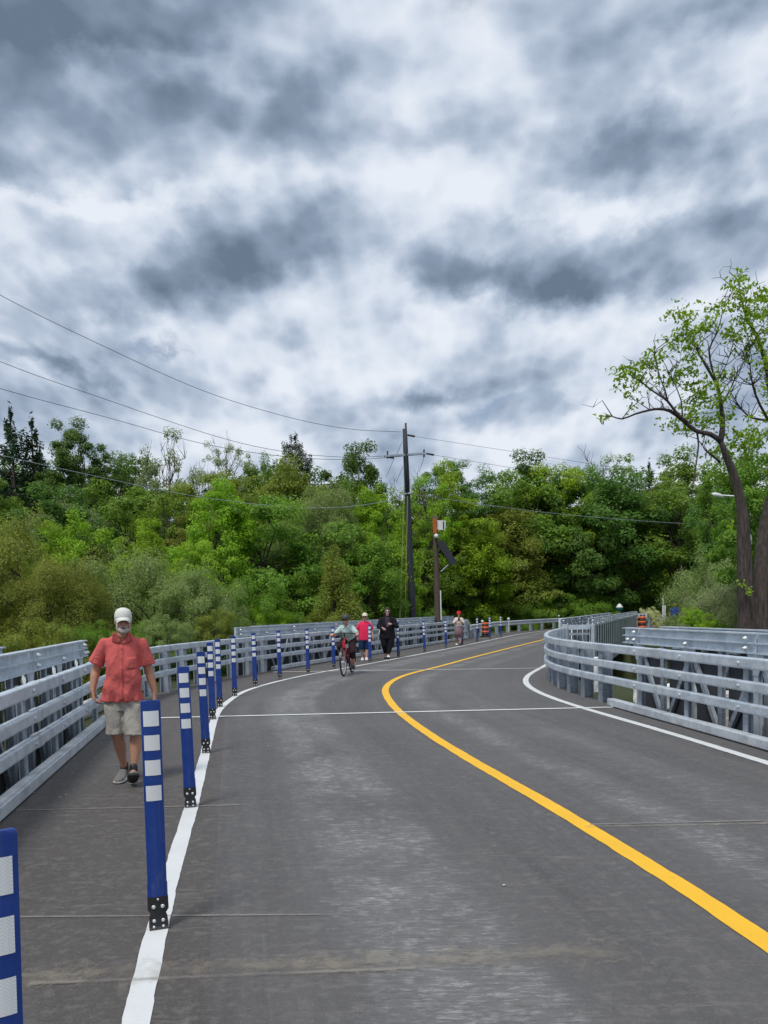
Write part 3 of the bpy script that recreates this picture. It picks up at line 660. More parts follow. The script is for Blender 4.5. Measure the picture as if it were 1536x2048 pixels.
# ---------------------------------------------------------------- blue delineator posts
def delineator(hgt=1.17):
    root = thing('delineator_post', (0, 0, 0))
    # slightly bowed flat blade
    def blade(w0, w1, z0, z1, t, corner=0.0, n=14, bow=.010):
        mb = MB(); segs = []
        zs = list(np.linspace(z0, z1-corner, n)) + ([z1-corner*.5, z1-corner*.15, z1] if corner else [])
        for z in zs:
            k = (z-z0)/(z1-z0); w = w0+(w1-w0)*k
            if corner and z > z1-corner: w -= 2*corner*(1-math.sqrt(max(0, 1-((z-(z1-corner))/corner)**2)))
            ring = []
            for j in range(7): u = -1+j/3; ring.append((u*w/2, -t/2-bow*(1-u*u), z))
            for j in range(7): u = 1-j/3; ring.append((u*w/2, t/2-bow*(1-u*u), z))
            segs.append(ring)
        for r in segs: mb.v += r
        m = len(segs[0])
        for i in range(len(segs)-1):
            for k in range(m): k2 = (k+1) % m; mb.f.append((i*m+k, i*m+k2, (i+1)*m+k2, (i+1)*m+k))
        mb.f.append(tuple(reversed(range(m)))); mb.f.append(tuple((len(segs)-1)*m+k for k in range(m))); return mb
    blade(.094, .097, .232, hgt, .010, .012).build('blade', M['blue'], root)
    blade(.099, .099, .155, .232, .016).build('sleeve', M['blue'], root)
    for z in (hgt-.131+.076, hgt-.255+.077, hgt-.383+.078, hgt-.514+.079):
        zc = z-.038; mb = MB()
        for iz in (0, 1):
            for j in range(7):
                u = (-1+j/3)*.80; mb.v.append((u*.0945/2, -.0056-.010*(1-u*u)-.0012, zc-.039+.078*iz))
        mb.f = [(j, j+1, j+8, j+7) for j in range(6)]
        for j in range(14): x = mb.v[j]; mb.v.append((x[0], x[1]+.002, x[2]))
        mb.f += [(j+14+7, j+8+14, j+1+14, j+14) for j in range(6)]
        mb.f += [(0, 14, 15, 1)]; mb.build('reflector', M['reflector'], root)
    # black hinge base with a pinched neck
    b = MB(); prof = [(.0, .094, .07), (.012, .094, .05), (.05, .09, .03), (.068, .078, .026), (.076, .072, .026), (.086, .086, .026), (.1, .103, .026), (.162, .101, .026)]
    for z, w, t in prof: b.v += [(-w/2, -t/2-.006, z), (w/2, -t/2-.006, z), (w/2, t/2, z), (-w/2, t/2, z)]
    for i in range(len(prof)-1):
        for k in range(4): k2 = (k+1) % 4; b.f.append((i*4+k, i*4+k2, (i+1)*4+k2, (i+1)*4+k))
    b.f += [(3, 2, 1, 0), tuple((len(prof)-1)*4+k for k in range(4))]
    base = b.build('hinge_base', M['black'], root)
    ax = (Vector((1, 0, 0)), Vector((0, 0, 1)), Vector((0, -1, 0)))
    for x, z, r, y in ((-.022, .112, .0105, -.019), (.022, .112, .0105, -.019), (-.022, .042, .0095, -.024), (.022, .042, .0095, -.024), (-.024, .014, .007, -.032), (.022, .014, .007, -.032), (0, .15, .006, -.019)):
        MB().lathe((x, y, z), [(r, 0), (r, .003), (r*.6, .006)], 12, ax).build('bolt', M['bolt'], base, True)
    return root
first = delineator()
posts = [((-.820, 1.52), 'partly cut off blue post with white squares at the lower left corner'),
         ((-1.187, 3.86), 'tall blue post with white squares in front of the walking man'),
         ((-1.64, 6.33), 'second full blue post, just right of the walking man'),
         ((-2.08, 8.82), 'third full blue post, left of the bunched pair'),
         ((-2.63, 11.65), 'nearer left post of the bunched pair at the white joint line'),
         ((-2.85, 13.2), 'farther right post of the bunched pair at the white joint line'),
         ((-2.92, 14.9), 'first blue post right of the bunched pair, on the bend'),
         ((-2.82, 16.72), 'second blue post right of the bunched pair, on the bend'),
         ((-2.50, 18.35), 'third blue post on the bend, left of the far left kerb start'),
         ((-1.97, 19.85), 'last blue post left of the one beside the cyclist'),
         ((-1.41, 21.55), 'blue post touching the cyclist on her left as seen'),
         ((-.43, 23.5), 'blue post in front of the woman in the pink top'),
         ((.49, 25.95), 'blue post just right of the woman in black'),
         ((1.52, 28.6), 'second blue post right of the woman in black'),
         ((2.53, 31.2), 'blue post just left of the woman in the red hat'),
         ((3.46, 33.85), 'blue post touching the woman in the red hat'),
         ((4.42, 36.3), 'blue post just left of the orange and black drum'),
         ((5.37, 38.8), 'blue post in front of the orange and black drum'),
         ((6.28, 41.2), 'farthest full blue post, right of the orange and black drum')]
for i, ((x, y), lab) in enumerate(posts):
    o = first if i == 0 else copy_tree(first)
    ang = math.atan2(x, y); o.location = (x, y, .005)
    lean = (1.0, .15, -.9, -1.1, -.3, -.2, .3, -.5, -.4, -.2, -.4, .3, -.5, -1.4, -.6, -.3, .2, -.3, .2)[i]
    o.rotation_euler = (0, R_(lean), -ang*.9+(.06 if i == 1 else 0)); tag(o, lab, 'road post', 'blue delineator posts along the walking path')

# small white-topped markers behind the far guard rail
def marker(px, ptop, Y, lab, h=None, top='w'):
    p = W(px, ptop, Y); root = thing('marker_post', (p.x, Y, -.05), lab, 'marker', 'white topped marker posts by the far guard rail' if top == 'w' else None)
    H = p.z+.05
    if top == 'w':
        MB().box((0, 0, (H-.15)/2), (.10, .03, H-.15)).build('stake', M['blue'] if Y < 47 else M['galv_old'], root); MB().lathe((0, 0, H-.16), [(.06, 0), (.085, .05), (.08, .12), (.02, .16)], 10).build('cap', M['white_paint'], root, True)
    else:
        MB().lathe((0, 0, 0), [(.05, 0), (.05, H-.4)], 10).build('stake', M['white_paint'], root)
        MB().lathe((0, 0, H-.62), [(.10, 0), (.26, .12), (.28, .26), (.28, .30)], 14).build('sleeve', plain('green_plastic', (.01, .16, .13), .5), root, True)
        MB().lathe((0, 0, H-.318), [(.285, 0), (.26, .06), (.10, .26), (.02, .32)], 14).build('cap', M['white_paint'], root, True)
marker(964.6, 1240, 46.0, 'white topped marker directly above the orange and black drum')
marker(1017, 1235, 50.0, 'white topped marker just behind the start of the long guard rail')
marker(1117.5, 1230, 60.0, 'white topped marker standing alone halfway along the long guard rail')
marker(1239, 1207, 60.0, 'green marker post with a pointed white top', top='g')

# construction drums
def drum(px, py, lab, scale=1.0, Y=None):
    x, y = G(px, py); root = thing('traffic_drum', (x, y, 0), lab, 'traffic drum', 'orange and black traffic drums')
    MB().lathe((0, 0, 0), [(.33, 0), (.33, .07), (.27, .11)], 20).build('rubber_base', M['black'], root, True)
    bands = [(.11, .27, 'black'), (.27, .41, 'orange'), (.41, .55, 'black'), (.55, .69, 'orange'), (.69, .80, 'black'), (.80, .94, 'orange')]
    for z0, z1, m in bands:
        r0, r1 = .235-.045*(z0-.11), .235-.045*(z1-.11); MB().lathe((0, 0, 0), [(r0, z0+.001), (r1, z1)], 20).build('band', M[m], root, True)
    MB().tube([(-.06, 0, .93), (-.05, 0, 1.0), (.05, 0, 1.0), (.06, 0, .93)], .015, 6).build('handle', M['black'], root)
    root.scale = (scale,)*3
drum(971, 1274, 'orange and black striped drum behind the far blue posts', .86)
drum(1284, 1266, 'orange topped drum half hidden beyond the far right truss')

# ---------------------------------------------------------------- utility poles, wires, lamp
def pole_main():
    b = W(825, 1232, 42); tp = W(809, 850, 42); base = Vector((b.x, 42, -1.2)); d = (tp-b)/(tp.z-b.z); base = b+d*(-1.2-b.z)
    root = thing('utility_pole', tuple(base), 'tall dark utility pole with a crossarm rising behind the far bridge', 'utility pole'); o = base
    loc = lambda px, py, dy=0: W(px, py, 42+dy)-o
    pts = [loc(825, 1232)+d*(-1.2-b.z), loc(825, 1232), loc(817, 1040), loc(812, 920), loc(809.5, 858)]
    MB().tube(pts, [.21, .20, .165, .14, .12], 14).build('shaft', M['pole_dark'], root, True)
    MB().tube([loc(813.5, 985, -.25), loc(811.5, 846, -.25)], [.07, .05], 8).build('conduit', M['pole_dark'], root, True)
    MB().bar(loc(768, 912.5, -.2), loc(853, 907, -.2), .1, .1).build('crossarm', M['galv_post'], root)
    for px, py in ((775, 911), (848, 908)):
        MB().tube([loc(px, py+6, -.2), loc(px, py-9, -.2)], .045, 8).build('insulator', M['black'], root, True)
    for (a, b_) in (((853, 907), (868, 910)), ((815, 870), (830, 873)), ((775, 914), (788, 916))):
        MB().tube([loc(*a, -.2), loc(*b_, -.2)], .05, 8).build('insulator', M['black'], root, True)
    MB().box(loc(821, 972, -.1), (.1, .2, .75)).build('conduit', M['galv_old'], root)
    MB().bar(loc(806, 988, -.2), loc(822, 986, -.2), .08, .06).build('bracket', M['galv_old'], root)
    for a, b_ in (((788, 917), (772, 955)), ((804, 884), (793, 910)), ((806, 933), (792, 965)), ((848, 914), (838, 945))):
        MB().tube([loc(*a, -.2), loc(*b_, -.5)], .012, 5).build('jumper_wire', M['wire'], root)
    MB().tube([loc(808, 985, -.3), loc(805, 1090, -1.0), loc(799.5, 1242, -2.4)], .028, 6).build('stay_guard', M['guard_y'], root)
    MB().tube([loc(815, 992, -.3), loc(813, 1100, -.9), loc(810, 1242, -1.8)], .028, 6).build('stay_guard', M['guard_y'], root)
pole_main()
def wire(pts, Y0, Y1, lab, r=.012, mat='wire'):
    q = cr(pts, 25); n = len(q); P3 = []
    x0, x1 = q[0][0], q[-1][0]
    for p in q:
        k = (p[0]-x0)/(x1-x0); P3.append(W(p[0], p[1], Y0+(Y1-Y0)*k))
    o = MB().tube([tuple(v) for v in P3], [r*(.5+.5*v.y/42) for v in P3], 5).build('power_line', M[mat]); tag(o, lab, 'power line', 'overhead wires')
wire([(-260, 440), (0, 590), (215, 696), (400, 779), (560, 830), (690, 857), (803, 864)], 22, 41.8, 'topmost wire sweeping from the left edge to the pole top')
wire([(-260, 608), (0, 723), (215, 800), (430, 872), (560, 902), (680, 914), (772, 912)], 22, 41.8, 'second wire from the top reaching the left end of the crossarm')
wire([(-260, 694), (0, 777), (215, 835), (400, 886), (560, 912), (700, 919), (850, 909)], 22, 41.8, 'third wire from the top reaching the right end of the crossarm')
wire([(-260, 845), (0, 910), (190, 952), (375, 990), (560, 1013), (690, 1014), (812, 996)], 22, 41.7, 'lowest pale wire crossing in front of the trees on the left', .013, 'galv_post')
wire([(830, 873), (960, 893), (1100, 915), (1250, 938), (1450, 965), (1650, 985)], 42, 60, 'upper thin wire running right from the pole top', .009)
wire([(868, 910), (960, 925), (1100, 948), (1250, 968), (1450, 992), (1650, 1010)], 42, 60, 'thin wire running right from the crossarm', .009)
wire([(822, 988), (960, 1008), (1100, 1026), (1260, 1040), (1450, 1052), (1650, 1062)], 42, 52, 'low pale wire crossing the trees to the right of the pole', .012, 'galv_post')

def pole_sign():
    Y = 37; b = W(876, 1240, Y); o = Vector((b.x, Y, -1.0)); L = lambda px, py, dy=0: W(px, py, Y+dy)-o
    root = thing('beacon_pole', tuple(o), 'brown wooden pole with solar panel, orange sign edge and white box', 'pole')
    MB().tube([L(877, 1290), L(876, 1240), L(872, 1100), L(870.5, 1031)], [.17, .16, .12, .11], 12).build('shaft', M['wood_pole'], root, True)
    MB().box(L(869.5, 1052, -.2), (.18, .12, .68)).build('orange_sign', plain('orange_sign', (.42, .10, .02), .5), root)
    MB().box(L(882.5, 1050.5, -.1), (.40, .14, .44), (Vector((1, 0, -.08)).normalized(), Vector((0, 1, 0)), Vector((.08, 0, 1)).normalized())).build('beacon_box', M['white_paint'], root)
    MB().box(L(887, 1050.5, -.19), (.05, .03, .36)).build('dark_strip', M['black'], root)
    MB().lathe(L(872.5, 1072, -.28), [(.01, -.11), (.07, -.09), (.105, -.03), (.105, .03), (.07, .09), (.01, .11)], 12).build('globe', M['white_paint'], root, True)
    a, c = L(879, 1083, -.25), L(908, 1128, -.25); t = (c-a).normalized()
    n = Vector((.45, -.85, .3)); n = (n-t*n.dot(t)).normalized(); w = t.cross(n)
    MB().box((a+c)/2, ((c-a).length, .42, .05), (t, w, n)).build('solar_panel', plain('solar_panel', (.008, .008, .012), .35), root)
    MB().tube([L(871, 1078, -.1), L(884, 1098, -.2)], .05, 6).build('panel_bracket', M['black'], root)
    MB().tube([L(882, 1143, -.1), L(896, 1130, -.3)], .03, 6).build('strut', M['galv_old'], root)
    MB().tube([L(881, 1181, -.16), L(882.5, 1240, -.16)], .03, 6).build('white_pipe', M['white_paint'], root)
pole_sign()
def lamp():
    Y = 40; b = W(1502, 1240, Y); o = Vector((b.x, Y, -1.5)); L = lambda px, py, dy=0: W(px, py, Y+dy)-o
    root = thing('street_lamp', tuple(o), 'street lamp with a pale head, mostly hidden left of the forked tree', 'street lamp')
    MB().tube([L(1502, 1290), L(1500, 1010, 0), L(1490, 994, 0), L(1444, 990.5, 0)], [.09, .07, .05, .035], 8).build('shaft', M['galv_old'], root, True)
    MB().tube([L(1424, 987.5, -.1), L(1430, 989, -.1), L(1441, 991.5, -.1), L(1447, 992.5, 0)], [.05, .11, .1, .05], 8).build('lamp_head', M['white_paint'], root, True)
lamp()
def sign_post():
    Y = 44; b = W(1329, 1262, Y); o = Vector((b.x, Y, 0)); L = lambda px, py, dy=0: W(px, py, Y+dy)-o
    root = thing('sign_post', tuple(o), 'thin post with a narrow white panel left of the man in the blue shirt', 'sign post')
    MB().tube([Vector((0, 0, -.1)), L(1326, 1195)], .035, 8).build('shaft', M['galv_old'], root, True)
    MB().box(L(1325.5, 1222, -.06), (.06, .03, .66)).build('white_panel', M['white_paint'], root)
    MB().box(L(1330, 1222, -.06), (.07, .03, .66)).build('white_panel', M['white_paint'], root)
sign_post()
# ---------------------------------------------------------------- trees
RG = np.random.default_rng(11)
def unit(v): return v/np.maximum(1e-6, np.linalg.norm(v, axis=1, keepdims=True))
def leaves_mesh(name, P, Nn, size, rg, aspect=.55, droop=0.0):
    """one small folded leaf face per point, facing roughly along Nn"""
    n = len(P); Nn = unit(Nn + rg.normal(0, .45, (n, 3)))
    T = rg.normal(0, 1, (n, 3)); T[:, 2] -= droop*2.0; T = unit(T - Nn*np.sum(T*Nn, 1, keepdims=True)); B = np.cross(Nn, T)
    s = size*rg.uniform(.6, 1.35, (n, 1))
    v = np.empty((n, 4, 3)); v[:, 0] = P - T*s*.5; v[:, 1] = P + B*s*aspect*.5 + Nn*s*.12; v[:, 2] = P + T*s*.5; v[:, 3] = P - B*s*aspect*.5 + Nn*s*.12
    me = bpy.data.meshes.new(name); me.vertices.add(n*4); me.vertices.foreach_set('co', v.reshape(-1).astype(np.float32))
    me.loops.add(n*4); me.loops.foreach_set('vertex_index', np.arange(n*4, dtype=np.int32))
    me.polygons.add(n); me.polygons.foreach_set('loop_start', np.arange(0, n*4, 4, dtype=np.int32)); me.polygons.foreach_set('loop_total', np.full(n, 4, dtype=np.int32))
    me.update(calc_edges=True); return me
def limb(mb, p, q, r0, r1, rg, n=5, wob=.05):
    p, q = np.array(p, float), np.array(q, float); L = np.linalg.norm(q-p); pts = []; off = rg.normal(0, wob*L, (n+1, 3)); off[0] = 0; off[-1] = 0
    for i in range(n+1): t = i/n; pts.append(p+(q-p)*t+off[i]*math.sin(math.pi*t)+np.array((0, 0, .12*L*math.sin(math.pi*t)*.5)))
    mb.tube([tuple(x) for x in pts], [r0+(r1-r0)*i/n for i in range(n+1)], 6)
    return pts
def make_tree(name, seed, H, rad, base=.22, nclump=70, per=190, csize=.16, leaf=.15, flat=.7, shape='round', trunk_r=.16, dead=0, wmat='bark', gaps=0.0, droop=0.0, stems=1):
    rg = np.random.default_rng(seed); root = thing(name, (0, 0, 0)); tb = MB()
    cz, hz = H*(base+1)/2, H*(1-base)/2
    # clump centres spread in an uneven crown
    ph = rg.uniform(0, 6.28, 6)
    C = []
    while len(C) < nclump:
        d = rg.normal(0, 1, 3); d /= np.linalg.norm(d); rr = rg.uniform(.25, 1)**.45
        th = math.atan2(d[1], d[0]); lump = 1+.16*math.sin(3*th+ph[0]+2*d[2])+.13*math.sin(5*th+ph[1]-3*d[2])+.1*math.sin(7*d[2]+ph[2]+2*th)
        p = d*rr*lump
        u = (p[2]+1)/2
        if shape == 'cone': w = max(.05, 1.15*(1-u)**.8); p[0] *= w; p[1] *= w
        elif shape == 'vase': w = .45+.65*min(1, u*1.3); p[0] *= w; p[1] *= w
        elif shape == 'dome': p[2] = p[2] if p[2] > -.35 else -.35+.2*(p[2]+.35)
        if gaps and math.sin(p[0]*4+ph[3])*math.sin(p[1]*4+ph[4])*math.sin(p[2]*5+ph[5]) > 1-gaps: continue
        C.append((p[0]*rad, p[1]*rad, cz+p[2]*hz))
    C = np.array(C)
    # trunk and limbs reaching to clumps
    for s_ in range(stems):
        ox = 0 if stems == 1 else rg.uniform(-.35, .35)*rad*.5; oy = 0 if stems == 1 else rg.uniform(-.2, .2)*rad
        top = (ox*2+rg.normal(0, .05)*rad, oy*2, H*(.62 if stems > 1 else .8))
        tb.tube([(ox, oy, -22), (ox, oy, -.25)], trunk_r*1.15, 6); sp = limb(tb, (ox, oy, -.3), top, trunk_r, trunk_r*.25, rg, 7, .03)
    sp = np.array(sp)
    for c in C[rg.permutation(len(C))[:min(len(C), 34)]]:
        k = int(np.clip(((c[2]-hz*.5)/H)*8, 1, 6)); limb(tb, sp[k], c, trunk_r*.32, .015, rg, 4, .07)
    for k in range(dead):
        a = rg.uniform(0, 6.28); st = sp[rg.integers(4, 7)]; e = st+np.array((math.cos(a)*rad*.6, math.sin(a)*rad*.6, rg.uniform(.15, .42)*H)); e[2] = min(e[2], H*1.06)
        pts = limb(tb, st, e, trunk_r*.25, .012, rg, 5, .06)
        for j in range(5):
            f = pts[rg.integers(2, 5)]; limb(tb, f, f+np.array((rg.normal(0, .16)*rad, rg.normal(0, .16)*rad, rg.uniform(.03, .12)*H)), .022, .006, rg, 3, .08)
    tb.build('trunk', M[wmat], root, True)
    P = []; N = []
    for c in C:
        m = int(per*1.4*rg.uniform(.5, 1.4)); r = rad*csize*rg.uniform(.7, 1.45)
        d = rg.normal(0, 1, (m, 3)); d /= np.linalg.norm(d, axis=1, keepdims=True); q = d*(rg.uniform(.15, 1, (m, 1))**.4)*r
        q[:, 2] *= flat; q[:, 2] -= droop*r*(q[:, 0]**2+q[:, 1]**2)/(r*r)
        q *= (1+.3*np.sin(d[:, :1]*6+ph[0])*np.sin(d[:, 1:2]*6+ph[1]))
        out = unit(np.array([c-np.array((0, 0, cz))]))[0]
        P.append(c+q); N.append(d*.55+out*.4+np.array((0, 0, .75)))
    P = np.concatenate(P); N = np.concatenate(N)
    link('crown', leaves_mesh('crown', P, N, leaf, rg, .6, droop), root, LEAF['mid'])
    return root
def make_conifer(name, seed, H, rad, tiers=17, leaf=.17, dens=95, pine=False, droop=.25):
    rg = np.random.default_rng(seed); root = thing(name, (0, 0, 0)); tb = MB(); tb.tube([(0, 0, -22), (0, 0, -.3), (0, 0, H*.5), (rg.normal(0, .1), 0, H*(.93 if pine else 1))], [.25, .2, .13, .02], 8)
    P = []; N = []
    for i in range(tiers):
        u = i/(tiers-1); z = H*(.12+.87*u)+rg.normal(0, .1)
        w = rad*((1-u)**.75*1.0+.04) if not pine else rad*math.sqrt(max(.03, 1-(max(0, u-.35)/.66)**2))*(.75+.35*rg.random())
        nb = max(4, int(9*(1-u*.45)))
        for b in range(nb):
            a = rg.uniform(0, 6.28); L = w*rg.uniform(.65, 1.15); tip = np.array((math.cos(a)*L, math.sin(a)*L, z+L*(-.15 if not pine else .12)+.3*(1-u)*0))
            limb(tb, (0, 0, z), tip, .035, .008, rg, 3, .03)
            m = int(dens*L/rad)+14; t = rg.uniform(.12, 1, (m, 1))**.7; base = np.array((0, 0, z)); q = base+(tip-base)*t
            side = np.array((-math.sin(a), math.cos(a), 0)); sp = (.34*L)*(1.05-np.abs(t-.45))
            q = q+side*rg.uniform(-1, 1, (m, 1))*sp; q[:, 2:] += rg.normal(0, .045*rad+.03, (m, 1))-droop*.35*np.abs(rg.normal(0, .3, (m, 1)))+(t**2)*.22*L*(1 if not pine else .4)
            P.append(q); N.append(np.tile((0, 0, 1.0), (m, 1))+rg.normal(0, .35, (m, 3)))
    tb.build('trunk', M['bark'], root, True)
    link('crown', leaves_mesh('crown', np.concatenate(P), np.concatenate(N), leaf, rg, .3), root, LEAF['conifer']); return root

# one of each kind; H 10 m, placed and scaled below
KIND = dict(
    maple=('maple_tree', lambda: make_tree('maple_tree', 1, 10, 3.6, .18, 105, 260, .17, .17, .62, gaps=.25)),
    maple2=('maple_tree', lambda: make_tree('maple_tree', 2, 10, 4.2, .12, 130, 230, .16, .17, .55, 'dome', gaps=.2)),
    tall=('broadleaf_tree', lambda: make_tree('broadleaf_tree', 3, 10, 2.7, .2, 90, 250, .2, .15, .75, gaps=.2)),
    broad=('broadleaf_tree', lambda: make_tree('broadleaf_tree', 4, 10, 5.0, .1, 150, 240, .145, .17, .5, gaps=.25)),
    willow=('willow_tree', lambda: make_tree('willow_tree', 5, 10, 5.6, .0, 150, 330, .16, .15, .7, 'dome', droop=.5, stems=3)),
    bush=('shrub', lambda: make_tree('shrub', 6, 10, 6.2, -.05, 130, 260, .16, .2, .7, 'dome', stems=4, trunk_r=.12)),
    cedar=('cedar_tree', lambda: make_tree('cedar_tree', 7, 10, 4.4, .0, 150, 330, .14, .14, 1.0, 'cone')),
    sparse=('thin_tree', lambda: make_tree('thin_tree', 8, 10, 2.6, .35, 46, 75, .15, .15, .7, 'vase', dead=6, wmat='bark_grey', trunk_r=.13)),
    sparse2=('thin_tree', lambda: make_tree('thin_tree', 9, 10, 3.2, .3, 60, 80, .14, .15, .7, dead=7, wmat='bark_grey', trunk_r=.13, gaps=.4)),
    spruce=('spruce_tree', lambda: make_conifer('spruce_tree', 12, 10, 2.6, 20, .2, 190)),
    pine=('pine_tree', lambda: make_conifer('pine_tree', 13, 10, 3.3, 15, .2, 330, True, .1)))
PROTO = {}
def leaf_of(root, m):
    for ch in root.children:
        if ch.name.startswith('crown'): ch.material_slots[0].link = 'OBJECT'; ch.material_slots[0].material = LEAF[m]
def plant(kind, px, ytop, wpx, Y, leafm, label, cat='tree', base=None, rz=None, group=None, name=None):
    """px: centre, ytop: crown top and wpx: crown width measured in the photograph at the distance Y"""
    if kind not in PROTO: PROTO[kind] = KIND[kind][1](); r = PROTO[kind]
    else: r = copy_tree(PROTO[kind])
    p = W(px, ytop, Y); zb = -2.3 if base is None else base
    if 865 < px < 1450 and Y > 38 and cat in ('tree', 'undergrowth'): Y2 = max(Y, 60+max(0, px-945)*.055)+(Y-45)*.4 if Y < 60 else Y; p = W(px, ytop, Y2); Y = Y2
    H = p.z-zb; w = wpx*Y/FOC*(1.22 if cat == 'tree' else 1)*(1.5 if kind == 'spruce' else 1)
    halfw = dict(maple=3.6, maple2=4.2, tall=2.7, broad=5.0, willow=5.6, bush=6.2, cedar=4.4, sparse=2.6, sparse2=3.2, spruce=2.6, pine=3.3)[kind]*1.08
    sxy = w/2/halfw
    if kind == 'spruce': sxy = H/10.15*.8
    sz = min(H/10.15, sxy*(1.9 if kind in ('spruce', 'sparse', 'cedar', 'tall') else 1.3)); up = max(0, H-10.15*sz)/sz
    for ch in r.children: ch.location.z = up
    r.location = (p.x, Y, zb); r.scale = (sxy, sxy, sz); r.rotation_euler = (0, 0, RG.uniform(0, 6.28) if rz is None else rz)
    leaf_of(r, leafm)
    if name: r.name = name
    tag(r, label, cat, group); return r

